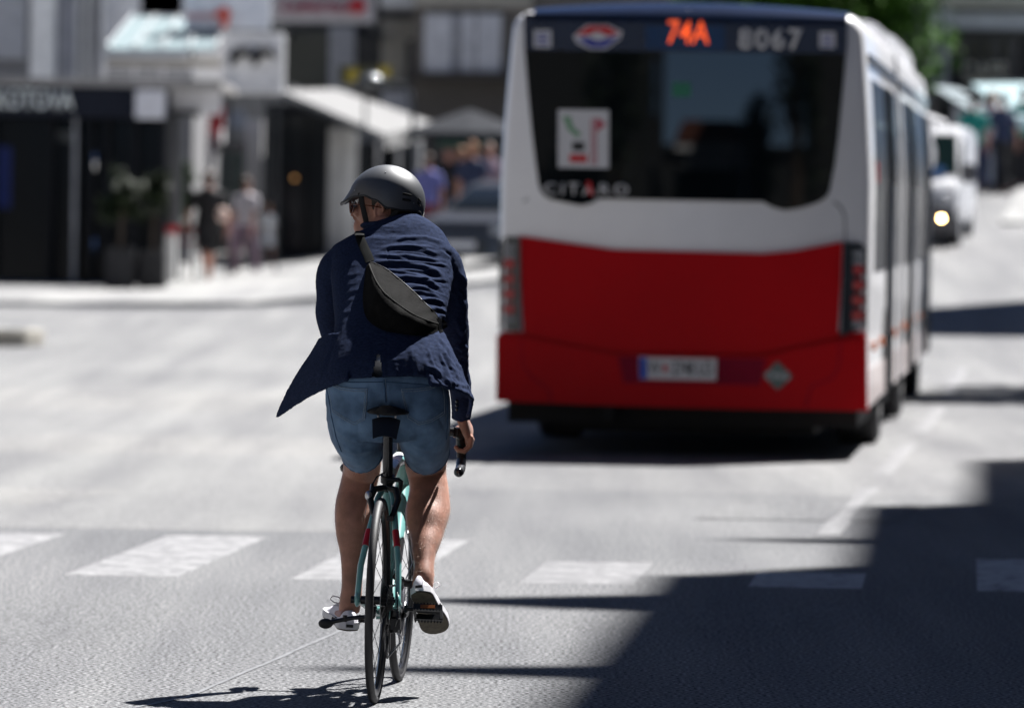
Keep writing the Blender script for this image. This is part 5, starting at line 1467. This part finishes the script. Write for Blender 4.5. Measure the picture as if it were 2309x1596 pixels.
# ---- long white awning with shop below
p0, p1, p2, p3 = W(632,212,111.5), W(760,209,122), W(986,288,122), W(866,312,111.5)
q = MB(); q.prism([p0, p3, p2, p1], (0, 0, .07)); aw = obj('awning', q, m_awn, None, local=True); tag(aw, 'long white sloping shop awning behind the cyclist\'s helmet', 'awning')
q = MB(); q.prism([p3, p2, p2-Vector((0,0,.20)), p3-Vector((0,0,.20))], (.03, 0, 0)); obj('valance', q, m_awn, aw, local=True)
for a, b in ((p0, p3), (p1, p2)): q = MB(); q.tube([a-Vector((0,0,.06)), b-Vector((0,0,.06))], .03, 8); obj('awning_arm', q, m_pole, aw, local=True)
s3 = base('shop', 'dark open shop front under the long white awning', 'shop', 680, 114)
x0 = W(600, 400, 114).x; x1 = W(738, 400, 114).x; q = MB(); q.box(x0, 114, gz(x0,114)-.1, x1, 123, W(680,236,114).z); obj('shop_wall', q, m_black, s3)
for X0, X1 in ((604,640), (646,690), (696,732)): blk('window', (X0,260,X1,560), 113.9, .08, m_glassd, s3)
blk('lamp', (660,398,668,406), 113.7, .1, dm('warm_bulb', (.6,.3,.1), .5, emit=(1,.5,.15), estr=.2), s3)
for X0, X1, Y0 in ((736,762,290), (768,800,288)): to_ground('column', X0, X1, Y0, 114.6, .6, m_white, s3)
to_ground('side_wall', 738, 800, 300, 116, .5, m_lgrey, s3)
s4 = base('shop', 'grey glazed shop front behind the cyclist\'s helmet', 'shop', 870, 124); to_ground('shop_wall', 800, 945, 262, 125, 6, dm('shop_grey', (.22,.23,.25), .8), s4)
for X0, X1 in ((806,846), (852,892), (900,936)): blk('window', (X0,322,X1,520), 124.9, .05, m_glassd, s4)
for X in (798, 848, 895): to_ground('pillar', X, X+6, 300, 124.6, .3, m_lgrey, s4)
# street lamp with chromed top, yellow sign
lp = base('street_lamp', 'street lamp with dark dome head above the awning', 'street lamp', 926, 104)
lx = lp.location.x; lz = W(926, 190, 104).z; hx_ = W(836, 186, 104)
q = MB(); q.tube([Vector((lx, 104, lp.location.z)), Vector((lx, 104, lz-.5))], [.06,.04], 12); q.tube([Vector((lx, 104, lz-.5)), Vector((lx-.1, 104, lz)), Vector((hx_.x, 104, lz+.05))], .035, 10); obj('pole', q, m_pole, lp)
q = MB(); q.ball(hx_, (.26,.26,.15), 20, 12); obj('lamp_head', q, m_pole, lp)
q = MB(); q.ball(hx_+Vector((.02,-.02,.13)), (.06,.06,.045), 16, 10); obj('lamp_cap', q, M['chrome'], lp)
ys_ = base('sign_board', 'dark and yellow sign board behind the street lamp head', 'sign', 820, 112); blk('board', (764,150,882,192), 111.5, .2, dm('board_dark', (.05,.05,.02), .6), ys_); blk('yellow_panel', (784,156,806,186), 111.3, .1, m_ambersign, ys_); blk('yellow_panel', (856,150,880,172), 111.3, .1, m_ambersign, ys_)
to_ground('leg', 818, 824, 192, 111.6, .1, m_pole, ys_)
# parasol and market stall
pr_ = base('parasol', 'large grey parasol over the crowd left of the bus', 'parasol', 1058, 107); c = W(1058, 246, 107); q = MB(); n = 8; R_ = 1.15
rim_ = [c + Vector((R_*math.cos(2*math.pi*i/n), R_*math.sin(2*math.pi*i/n), -.42)) for i in range(n)]
q.v = [c] + rim_ + [v - Vector((0,0,.12)) for v in rim_]
for i in range(n): j = (i+1) % n; q.f += [(0, 1+i, 1+j), (1+i, 1+n+i, 1+n+j, 1+j)]; q.m += [0, 0]
obj('canopy', q, dm('parasol_cloth', (.035,.037,.042), .9, spec=.05), pr_, sm=False)
q = MB(); q.tube([Vector((c.x, c.y, pr_.location.z)), c], .03, 8); obj('pole', q, m_pole, pr_)
st = base('market_stall', 'dark green market stall counter under the grey parasol', 'stall', 1060, 111); blk('roof', (985,306,1115,332), 110, 1.6, dm('stall_green', (.01,.05,.03), .7), st); to_ground('counter', 960, 1120, 430, 111, .8, dm('stall_counter', (.05,.05,.06), .8), st)
for X in (988, 1110): to_ground('post', X-3, X+3, 330, 110.1, .1, m_pole, st)

# ---- people
def limb(q, P, R_, n=12): q.tube([Vector(p) for p in P], R_, n)
def pedestrian(X, d, h, label, top_m, bottom_m, hair_m, rz=0, dress=False, stride=.22, bag_m=None, group=None, long_trousers=True, skin=None):
    x = W(X, 600, d).x; t = thing('person', label, 'person', (x, d, gz(x, d)), rz, group)
    s_ = h/1.75; S = lambda x, y, z: Vector((x*s_, y*s_, z*s_))
    q = MB()
    for sx in (-1, 1):
        st_ = stride*sx
        limb(q, [S(sx*.09,0,.92), S(sx*.095,st_*.6,.50), S(sx*.09,st_*1.1-.03,.10), S(sx*.09,st_*1.1-.02,.05)], [.085*s_,.058*s_,.040*s_,.04*s_])
        limb(q, [S(sx*.09,st_*1.1-.07,.035), S(sx*.10,st_*1.1+.13,.03)], [.036*s_,.032*s_])
        limb(q, [S(sx*.19,0,1.40), S(sx*.23,-st_*.4,1.13), S(sx*.22,-st_*.9+.05,.88), S(sx*.215,-st_+.08,.80)], [.048*s_,.038*s_,.028*s_,.026*s_])
        for f in range(4): limb(q, [S(sx*.215,-st_+.05+f*.018,.82), S(sx*.21,-st_+.06+f*.02,.73-.012*abs(f-1.5))], [.010*s_,.008*s_], 6)
        limb(q, [S(sx*.20,-st_+.07,.82), S(sx*.17,-st_+.11,.77)], [.011*s_,.009*s_], 6)
    limb(q, [S(0,0,.88), S(0,.0,1.10), S(0,.01,1.30), S(0,.0,1.44), S(0,0,1.50), S(0,.01,1.56)], [(.15*s_,.10*s_),(.125*s_,.09*s_),(.16*s_,.11*s_),(.15*s_,.09*s_),(.055*s_,.055*s_),(.05*s_,.05*s_)], 16)
    q.ball(S(0,.015,1.63), (.075*s_,.092*s_,.115*s_), 14, 10); q.ball(S(0,.11,1.615), (.014*s_,.02*s_,.022*s_), 8, 6)
    q.ball(S(.076,0,1.62), .02*s_, 8, 6); q.ball(S(-.076,0,1.62), .02*s_, 8, 6)
    co, no, fs = remesh(q, .016, 1, .5)
    me = bpy.data.meshes.new('body'); me.from_pydata([tuple(v) for v in co], [], fs); me.materials.append(skin or M['skin']); me.shade_smooth(); link_mesh('body', me, t)
    q = MB(); q.ball(S(0,-.012,1.655), (.084*s_,.098*s_,.108*s_), 14, 10); q.f = [f for f in q.f if all(not (q.v[i].y > .045*s_ and q.v[i].z < 1.69*s_) and q.v[i].z > 1.56*s_ for i in f)]; q.m = [0]*len(q.f); obj('hair', q, hair_m, t, local=True)
    q = MB(); lo_ = .62 if dress else .90
    limb(q, [S(0,0,lo_), S(0,0,1.0), S(0,0,1.12), S(0,.01,1.32), S(0,0,1.43), S(0,0,1.49)], [((.24 if dress else .175)*s_,(.18 if dress else .125)*s_),(.18*s_,.13*s_),(.15*s_,.115*s_),(.19*s_,.13*s_),(.175*s_,.105*s_),(.07*s_,.065*s_)], 18)
    for sx in (-1, 1): limb(q, [S(sx*.16,0,1.42), S(sx*.20,0,1.36), S(sx*.235,-stride*sx*.35,1.16)], [.062*s_,.062*s_,.056*s_])
    co, no, fs = remesh(q, .02, 1, .5); me = bpy.data.meshes.new('top'); me.from_pydata([tuple(v) for v in co], [], fs); me.materials.append(top_m); me.shade_smooth(); link_mesh('dress' if dress else 'top', me, t)
    if not dress:
        q = MB(); limb(q, [S(0,0,1.0), S(0,0,.86)], [(.165*s_,.12*s_),(.175*s_,.125*s_)], 16)
        for sx in (-1, 1):
            st_ = stride*sx; P = [S(sx*.09,0,.92), S(sx*.095,st_*.6,.50)]; R_ = [.10*s_,.080*s_]
            if long_trousers: P.append(S(sx*.09,st_*1.1-.03,.10)); R_.append(.07*s_)
            limb(q, P, R_)
        co, no, fs = remesh(q, .02, 1, .5); me = bpy.data.meshes.new('trousers'); me.from_pydata([tuple(v) for v in co], [], fs); me.materials.append(bottom_m); me.shade_smooth(); link_mesh('trousers', me, t)
    for sx in (-1, 1):
        st_ = stride*sx; q = MB(); q.ball(S(sx*.095,st_*1.1+.03,.04), (.05*s_,.14*s_,.045*s_), 12, 8); obj('shoe', q, m_dark if sx else m_dark, t, local=True)
    if bag_m:
        q = MB(); q.box(.24*s_, -.1, .55*s_, .36*s_, .18, .86*s_); q.tube([S(.30,-.05,.86), S(.28,.04,1.0), S(.30,.13,.86)], .008, 6); g_ = obj('carried_bag', q, bag_m, t, local=True, bevel=.02)
    return t
hd_ = dm('hair_brown', (.06,.03,.018), .6); hb_ = dm('hair_black', (.012,.010,.010), .6); hbl = dm('hair_auburn', (.28,.12,.05), .6)
c_black = dm('cloth_black', (.012,.012,.014), .9); c_pale = dm('cloth_pale_grey', (.48,.45,.48), .9); c_plum = dm('cloth_plum', (.16,.11,.15), .9)
c_blue = dm('cloth_blue_violet', (.13,.14,.36), .9); c_teal = dm('cloth_teal', (.01,.20,.17), .9); c_navy = dm('cloth_navy', (.02,.03,.07), .9); c_pink = dm('cloth_pale_pink', (.36,.25,.28), .9); c_wine = dm('cloth_wine', (.14,.04,.05), .9)
m_parcel = dm('pale_parcel', (.68,.52,.46), .8)
pw = pedestrian(468, 100.5, 1.84, 'pedestrian in black t-shirt and black shorts walking on the plaza', c_black, c_black, hd_, rz=.4, long_trousers=False); pw.scale = (1.2, 1.2, 1)
p_ = W(500, 484, 100); q = MB(); q.ball((p_.x, 100.2, p_.z), (.10,.08,.12), 14, 10); tag(obj('parcel', q, m_parcel, None), 'pale rounded parcel held beside the pedestrian in black', 'parcel')
pedestrian(553, 104.5, 1.72, 'pedestrian in pale grey top and plum trousers right of the one in black', c_pale, c_plum, hd_, rz=-.5)
pedestrian(529, 108, 1.1, 'child in pale pink dress between the two pedestrians on the plaza', c_pink, c_pink, hbl, rz=.2, dress=True, stride=.1)
pedestrian(604, 111, 1.2, 'child in white dress right of the pedestrian in plum trousers', m_white, m_white, hbl, rz=-.3, dress=True, stride=.1)
pedestrian(962, 104, 1.74, 'pedestrian in blue violet shirt right of the cyclist\'s helmet', c_blue, c_wine, hd_, rz=.3)
pedestrian(1008, 106, 1.76, 'pedestrian in black top between the blue violet shirt and the auburn hair', c_black, c_navy, hd_, rz=2.8, stride=.08)
pedestrian(1062, 103, 1.80, 'auburn haired pedestrian in navy top near the bus', c_navy, c_navy, hbl, rz=.1)
pedestrian(1098, 105.5, 1.70, 'pedestrian in plum top directly left of the bus', c_plum, c_navy, hb_, rz=-2.5, stride=.1)
pedestrian(1036, 108.5, 1.68, 'pedestrian in wine red dress at the back of the crowd', c_wine, c_wine, hbl, rz=.5, dress=True, stride=.1)
pedestrian(2190, 106, 1.72, 'pedestrian in teal shirt behind the silver-grey van', c_teal, c_navy, hb_, rz=.2)
pedestrian(2232, 108, 1.78, 'pedestrian in pale shirt and navy trousers right of the teal shirt', c_pale, c_navy, hbl, rz=-.2)
pedestrian(2256, 107, 1.75, 'pedestrian in dark clothes beside the pale shirt under the awning', c_navy, c_black, hb_, rz=.6)
pedestrian(2302, 109, 1.80, 'pedestrian in teal top and black trousers at the right edge', c_teal, c_black, hb_, rz=0)

# ---- planters
def planter(X0, X1, Y0, d, hgt_px, label, pm, bush=None, seed=1, group=None):
    t = base('planter', label, 'planter', (X0+X1)/2, d, group); to_ground('box', X0, X1, Y0, d, .7, pm, t, .02)
    return t
planter(238, 300, 560, 94, 0, 'black planter box with olive shrub in front of the kiosk doors', m_planter); planter(312, 372, 566, 94.4, 0, 'black planter box at the right corner of the kiosk', m_planter)
def shrub(X, Y, d, rx, rz_, label, seed, m=None, n=900):
    c = W(X, Y, d); t = thing('shrub', label, 'shrub', (c.x, d, gz(c.x, d)))
    q = MB(); q.tube([Vector((c.x, d+.3, gz(c.x,d)+.3)), Vector((c.x+.05, d+.3, c.z))], [.04,.02], 8); obj('stem', q, m_bark, t)
    leaf_cloud('foliage', (c.x, d+.3, c.z), (rx, rx*.8, rz_), n, .07, m or m_green, t, seed); return t
m_dgreen = dm('foliage_dark', (.022,.035,.012), .6, var=.5, vscale=4)
shrub(268, 440, 94, .32, .42, 'dark olive shrub growing in the planter by the kiosk doors', 3, m_dgreen, 900); shrub(342, 440, 94.4, .26, .34, 'dark green shrub at the kiosk corner', 4, m_dgreen, 700); shrub(396, 425, 110, .30, .5, 'light green shrub between the kiosk and the pedestrian in black', 5, m_green, 1200)
rp = base('litter_bin', 'white and red litter bin right of the kiosk planters', 'litter bin', 380, 99); to_ground('bin', 364, 396, 525, 99, .3, m_white, rp, .03); blk('lid', (363,510,397,526), 98.95, .4, m_red, rp, .03)
bn = base('bench', 'bench with dark red backrest between the litter bin and the pedestrian in black', 'bench', 415, 101)
blk('backrest', (396,508,444,528), 101.3, .06, dm('bench_red', (.22,.02,.03), .6), bn); blk('seat', (396,545,444,551), 100.8, .5, D['bench_red'], bn)
for X in (400, 438): to_ground('leg', X, X+5, 530, 101.2, .12, m_pole, bn)

# ---- parked car half hidden behind the rider and the bus
def car_body(t, L_, Wd, Hh_, m, glass, low=.25, bonnet=.95, cab0=.9, cab1=3.6, lamps=True):
    """car along local y from 0 (front, towards -y) to L_"""
    prof = [(0,low),(0,.62),(.05,.78),(cab0*.9,bonnet),(cab0+.55,Hh_-.06),(cab0+.9,Hh_),(cab1-.4,Hh_),(L_-.15,bonnet+.12),(L_,.85),(L_,low)]
    q = MB(); n = len(prof)
    for sx, w_ in ((-1, 1), (1, 1)):
        for y, z in prof: ins = .13*max(0, (z-.85)/(Hh_-.85)) ; q.v.append(Vector((sx*(Wd/2-ins), y, z)))
    q.f = [tuple(range(n-1,-1,-1)), tuple(range(n, 2*n))] + [(i, (i+1) % n, n+(i+1) % n, n+i) for i in range(n)]; q.m = [0]*len(q.f)
    b = obj('body', q, m, t, local=True, bevel=.035)
    def strip(name, a, e, z0, z1, m_):
        w0 = Wd/2-.13*max(0,(z0-.85)/(Hh_-.85)); w1 = Wd/2-.13*max(0,(z1-.85)/(Hh_-.85))
        q = MB(); q.hexa([Vector(v) for v in ((-w0+.1,a,z0),(w0-.1,a,z0),(w0-.1,a+.04,z0),(-w0+.1,a+.04,z0),(-w1+.1,e,z1),(w1-.1,e,z1),(w1-.1,e+.04,z1),(-w1+.1,e+.04,z1))]); return obj(name, q, m_, t, local=True)
    strip('windscreen', cab0*.9+.04-.03, cab0+.50-.03, bonnet+.03, Hh_-.10, glass); strip('rear_window', L_-.16+.03, cab1-.37+.03, bonnet+.16, Hh_-.08, glass)
    for sx in (-1, 1):
        for a, e in ((cab0+.45, cab0+1.35), (cab0+1.43, cab1-.55)):
            z0, z1 = bonnet+.03, Hh_-.12; w0 = Wd/2-.13*(z0-.85)/(Hh_-.85)+.006; w1 = Wd/2-.13*(z1-.85)/(Hh_-.85)+.006
            q = MB(); q.hexa([Vector(v) for v in ((sx*w0,a-.1,z0),(sx*w0,e,z0),(sx*(w0-.05),e,z0),(sx*(w0-.05),a-.1,z0),(sx*w1,a+.25,z1),(sx*w1,e,z1),(sx*(w1-.05),e,z1),(sx*(w1-.05),a+.25,z1))]); obj('side_window', q, glass, t, local=True)
        for y in (.85, L_-.85):
            q = MB(); q.tube([Vector((sx*(Wd/2-.19), y, .32)), Vector((sx*(Wd/2+.012), y, .32))], .32, 24); w = obj('wheel', q, M['rubber'], t, local=True, bevel=.02)
            q = MB(); q.tube([Vector((sx*(Wd/2-.05), y, .32)), Vector((sx*(Wd/2+.02), y, .32))], .20, 20); obj('rim', q, M['silver'], w, local=True)
        q = MB(); q.ball(Vector((sx*(Wd/2+.10), cab0+.45, bonnet+.08)), (.10,.06,.08), 12, 8); obj('mirror', q, m, t, local=True)
    return b
g0 = W(1040, 600, 92); pc = thing('parked_car', 'silver grey parked car glimpsed between the cyclist and the bus', 'car', (g0.x, 92, gz(g0.x, 92)), math.radians(-30))
car_body(pc, 4.1, 1.7, 1.42, dm('car_grey', (.03,.03,.031), .35, coat=.3), m_glassd)
for sx in (-1, 1):
    q = MB(); q.box(sx*.62-.12, -.03, .60, sx*.62+.12, .05, .74); obj('headlight', q, M['tail_clear'], pc, local=True, bevel=.02)
    q = MB(); q.box(sx*.80-.05, -.02, .58, sx*.80+.05, .06, .72); obj('indicator', q, M['amber'], pc, local=True, bevel=.01)
q = MB(); q.box(-.4, -.03, .3, .4, .03, .52); obj('grille', q, m_dark, pc, local=True)
q = MB(); q.box(-.26, -.05, .38, .26, -.02, .49); obj('number_plate', q, M['white_sticker'], pc, local=True)

# ---- white van coming towards the viewer
vx = W(2158, 575, 89).x - .95; van = thing('oncoming_van', 'silver-grey van with one headlight lit coming up behind the bus', 'van', (vx, 89, gz(vx+.6, 89)), math.radians(-7.5))
m_vw = dm('van_silver', (.50,.505,.52), .35, spec=.3); m_vd = dm('van_bumper', (.07,.07,.075), .5)
def vprism(name, prof, w, m, bevel=.03, x0=None):
    q = MB(); q.prism([Vector((-w/2 if x0 is None else x0, y, z)) for y, z in prof], (w, 0, 0)); return obj(name, q, m, van, local=True, bevel=bevel)
vprism('body', [(.0,.55),(.0,.80),(.12,.98),(.55,1.10),(1.05,1.80),(1.35,1.92),(4.5,1.92),(4.75,1.8),(4.8,.40),(.1,.40)], 1.86, m_vw, .05)
vprism('bumper', [(-.06,.22),(-.08,.50),(-.04,.62),(.2,.62),(.2,.22)], 1.84, m_vd, .03)
vprism('grille', [(-.03,.63),(-.01,.80),(.1,.80),(.1,.63)], 1.3, m_vd, .01)
q = MB(); q.hexa([Vector(v) for v in ((-.90,.535,1.12),(.90,.535,1.12),(.90,.60,1.12),(-.90,.60,1.12),(-.86,.985,1.78),(.86,.985,1.78),(.86,1.05,1.78),(-.86,1.05,1.78))]); ws = obj('windscreen', q, dm('van_glass', (.010,.022,.018), .08), van, local=True)
q = MB(); q.box(-.5, .50, 1.12, .72, .54, 1.27); obj('dashboard_sheet', q, dm('sheet_blue', (.03,.10,.24), .6), ws, local=True)
for sx in (-1, 1):
    q = MB(); q.hexa([Vector(v) for v in ((sx*.935,.75,1.10),(sx*.935,1.75,1.10),(sx*.90,1.75,1.10),(sx*.90,.75,1.10),(sx*.935,1.15,1.70),(sx*.935,1.75,1.70),(sx*.90,1.75,1.70),(sx*.90,1.15,1.70))]); obj('side_window', q, m_glassd, van, local=True)
    q = MB(); q.box(sx*1.06-.10, .62, 1.02, sx*1.06+.10, .76, 1.32); obj('mirror', q, m_vd, van, local=True, bevel=.03)
    for y in (.8, 3.9):
        q = MB(); q.tube([Vector((sx*.72, y, .32)), Vector((sx*.945, y, .32))], .33, 24); w = obj('wheel', q, M['rubber'], van, local=True, bevel=.02)
        q = MB(); q.tube([Vector((sx*.85, y, .32)), Vector((sx*.952, y, .32))], .2, 20); obj('rim', q, M['silver'], w, local=True)
    q = MB(); q.ball(Vector((sx*.72, .0, .74)), (.14,.05,.10), 16, 10); obj('headlight', q, M['tail_clear'], van, local=True)
    q = MB(); q.ball(Vector((sx*.72, -.055, .46)), (.045,.03,.045), 14, 8)
    obj('driving_lamp', q, dm('lit_lamp', (1,.8,.5), .4, emit=(1,.62,.22), estr=26) if sx > 0 else M['tail_clear'], van, local=True)
    q = MB(); q.box(sx*.935-.004, 1.8, .45, sx*.935+.004, 1.82, 1.8); obj('door_seam', q, m_vd, van, local=True)

van.scale = (1, 1, .93)
# ---- right-hand background
ra = base('building', 'dark stone building with tall openings at the top right', 'building', 2220, 119)
to_ground('wall', 2090, 2760, -420, 120, 12, dm('stone_dark', (.13,.125,.12), .9, bump=.004), ra)
blk('cornice', (2100,-4,2760,20), 119.2, 1, m_cream, ra); blk('wall_band', (2140,32,2760,70), 119.4, .8, m_grey, ra)
for X0, X1 in ((2160,2292), (2330,2460), (2500,2640)): blk('window', (X0,84,X1,190), 119.6, .6, m_dark, ra)
for X in (2185, 2205, 2225, 2260): blk('curtain', (X,88,X+9,140), 119.5, .1, dm('curtain_olive', (.06,.055,.03), .9), ra)
for X in (2104, 2126): blk('pilaster', (X,20,X+14,230), 119.2, .8, m_grey, ra)
blk('sill', (2176,184,2760,192), 119.0, .6, m_cream, ra)
word('CAFE', 2219, 163, 38, 118.8, dm('letter_cream', (.62,.56,.42), .5), ra, bold=.02, wfac=.8)
rbk = base('building', 'dark green-grey building behind the tree above the bus roof', 'building', 1800, 135)
to_ground('wall', 1500, 2160, -420, 137, 10, dm('wall_moss', (.07,.08,.07), .9), rbk)
for X in (1560, 1680, 1800, 1920, 2040): blk('window', (X,-80,X+50,30), 136.8, .3, m_dark, rbk)
def slope_awning(label, P, m, drop=.15):
    q = MB(); q.prism(P, (0, 0, .06)); a = obj('awning', q, m, None, local=True); tag(a, label, 'awning')
    q = MB(); q.prism([P[2], P[3], P[3]-Vector((0,0,drop)), P[2]-Vector((0,0,drop))], (0, .03, 0)); obj('valance', q, m, a, local=True)
    for i, j in ((0, 3), (1, 2)): q = MB(); q.tube([P[i]-Vector((0,0,.05)), P[j]-Vector((0,0,.05))], .03, 8); obj('awning_arm', q, m_pole, a, local=True)
slope_awning('narrow blue-grey awning above the silver-grey van', [W(2106,204,116), W(2150,200,118), W(2268,262,112), W(2215,274,108)], m_awn2)
slope_awning('broad pale cyan awning at the right edge', [W(2190,196,116), W(2420,194,118), W(2480,268,111), W(2285,272,108)], m_awn3)
s5 = base('shop', 'shop with grey panel front behind the silver-grey van', 'shop', 2180, 111.5); to_ground('shop_wall', 2110, 2330, 215, 114, 4, m_dark, s5); to_ground('front_panel', 2148, 2216, 242, 111.5, .3, m_lgrey, s5); to_ground('pillar', 2226, 2246, 256, 111.5, .4, m_lgrey, s5)
s6 = base('shop', 'shop with teal window under the cyan awning at the right edge', 'shop', 2360, 112); to_ground('shop_wall', 2262, 2720, 262, 113, 5, m_dark, s6); blk('window', (2290,268,2340,330), 112.6, .3, dm('window_teal', (.03,.16,.19), .3), s6); blk('window', (2360,268,2440,400), 112.6, .3, m_glassd, s6)
# ---- trees
def tree(label, x, y, h, r, cr, n, seed, leaf=.13, m=None):
    z = gz(x, y); t = thing('broadleaf_tree', label, 'tree', (x, y, z)); rs = np.random.RandomState(seed)
    q = MB(); q.tube([Vector((x, y, z-.1)), Vector((x+.08, y, z+h*.3)), Vector((x-.05, y, z+h*.6)), Vector((x, y, z+h*.9))], [.22,.17,.12,.03], 12)
    for i in range(9):
        a = rs.rand()*6.28; z0 = z+h*(.32+.05*i); q.tube([Vector((x, y, z0)), Vector((x+math.cos(a)*r*.45, y+math.sin(a)*r*.45, z0+h*.12)), Vector((x+math.cos(a)*r*.8, y+math.sin(a)*r*.8, z0+h*.17))], [.08,.05,.015], 8)
    obj('trunk', q, m_bark, t); leaf_cloud('crown', (x, y, z+h-cr), (r, r, cr), n, leaf, m or D['leaf_green'], t, seed, 14); return t
dm('leaf_green', (.042,.105,.010), .8, var=.5, vscale=2, spec=.15)
tp = W(1905, 0, 112)
tree('bushy green tree rising behind the bus roof', tp.x, 112, tp.z-gz(tp.x,112)+1.9, 1.75, 1.9, 9000, 11, .12)
tp = W(1740, -75, 116); tree('green tree farther left behind the bus roof', tp.x, 116, tp.z-gz(tp.x,116)+1.7, 2.0, 1.7, 6000, 12, .12)
# street tree and houses beside the road on the right, outside the frame: their shade falls on the road
tree('street tree on the pavement right of the road', 7.5, 60.3, 8.0, 2.1, 2.1, 5200, 21, .12)
def house(label, x0, y0, x1, y1, h, m, yaw=0, bays=6, floors=4, eave=.25, cm=None):
    t = thing('building', label, 'building', (x0, y0, gz(x0, y0)), yaw); L_ = y1-y0; Wd = x1-x0
    q = MB(); q.box(0, 0, -.5, Wd, L_, h); obj('wall', q, m, t, local=True)
    q = MB(); q.box(-eave, -eave, h, Wd+eave, L_+eave, h+.25); obj('cornice', q, cm or m, t, local=True)
    fh = h/floors
    for f in range(floors):
        for i in range(bays):
            y = L_*(i+.5)/bays
            for sx, xx in ((-1, 0), (1, Wd)):
                q = MB(); q.box(xx-.03 if sx < 0 else xx-.1, y-.55, f*fh+fh*.30, xx+.1 if sx < 0 else xx+.03, y+.55, f*fh+fh*.82); obj('window', q, m_glassd, t, local=True)
        for i in range(3):
            x = Wd*(i+.5)/3
            q = MB(); q.box(x-.55, -.03, f*fh+fh*.30, x+.55, .1, f*fh+fh*.82); obj('window', q, m_glassd, t, local=True)
            q = MB(); q.box(x-.55, L_-.1, f*fh+fh*.30, x+.55, L_+.03, f*fh+fh*.82); obj('window', q, m_glassd, t, local=True)
    return t

m_stone = dm('facade_stone', (.22,.20,.17), .9, bump=.004, bscale=7)
hA = house('tall stone corner house on the right side of the road', 8.24, .8, 20, 42.2, 26.0, m_stone, -math.radians(4.1), 8, 7, .06)
hB = house('grey house next to the tall corner house', 12.08, 42.7, 22, 49.2, 26.0, m_grey, -math.radians(4), 2, 7, .06)
hC = house('beige house beyond the grey house', 13.18, 49.7, 23, 56.6, 26.0, m_beige, -math.radians(4.5), 2, 7, .06)
def eave_shadow_blade(h, y, z, L_, w0, w1, name='shadow_blade'):
    """thin tapering blade added at the eaves only to cast a spike of shade"""
    Mi = world_of(h).inverted(); x = 11.0 if h is hA else 12.3
    pts = [(x+.1, y-w1/2, z), (x+.1, y+w1/2, z), (x-L_, y+w0/2, z), (x-L_, y-w0/2, z)]
    q = MB(); q.prism([Mi @ Vector(p) for p in pts], (0, 0, .06)); return obj(name, q, m_pole, h, local=True)
eave_shadow_blade(hA, 36.0, 26.0, 1.3, .10, .9); eave_shadow_blade(hA, 40.0, 26.0, 1.0, .15, 1.4); eave_shadow_blade(hB, 45.4, 26.0, .8, .10, .7);  # invented blades that shape the spikes in the road shadow
# unseen narrow tower, added to cast the band of shade beyond the bus
tw = house('unseen narrow grey tower added on the right to cast a band of shade', 9.6, 78.3, 24, 81.2, 15.2, m_grey, 0, 1, 4, .06)
# houses behind the viewer, mirrored in the bus window
m_mirror_dark = dm('facade_mirror_dark', (.03,.03,.028), .9)  # colour kept near black so the sunlit fronts mirror dark in the glass
house('dark tall house behind the viewer on the left', -48, -104, -21.9, -100, 13, m_mirror_dark, 0, 1, 4)
rc = house('low white cottage behind the viewer', -21.7, -112, -20.2, -107, 3.2, m_white, 0, 2, 1)
q = MB(); q.prism([Vector((-.3,-.3,3.46)), Vector((1.8,-.3,3.46)), Vector((1.5,-.3,4.15)), Vector((0,-.3,4.15))], (0, 5.6, 0)); obj('roof', q, m_roof, rc, local=True)
tree('round dark tree behind the viewer at the tall house', -22.3, -97, 8.6, 1.1, 3.2, 1800, 32, .14, m_dgreen)
tree('dark tree behind the viewer beside the right-hand house', -16.6, -95, 9.5, .9, 3.8, 1800, 33, .14, m_dgreen)
tree('slim dark tree behind the viewer', -18.7, -103, 5.0, .6, 1.7, 1500, 31, .12, m_dgreen)
house('dark tall house behind the viewer on the right', -16.4, -112, 14, -96, 15, m_mirror_dark, 0, 5, 4)
house('long low dark shed far behind the viewer', -44, -156, -12, -150, 3.5, m_mirror_dark, 0, 1, 1)
house('unseen house added left of the viewer to hold back skylight', -44, -62, -24, 46, 16, m_stone, 0, 9, 5)  # added sky blocker, deepens the shade; not in the mirror image
house('unseen house added behind the viewer on the right to hold back skylight', 4.5, -70, 22, -7, 14, m_stone, 0, 8, 4)  # second added blocker, closes off sky behind the camera
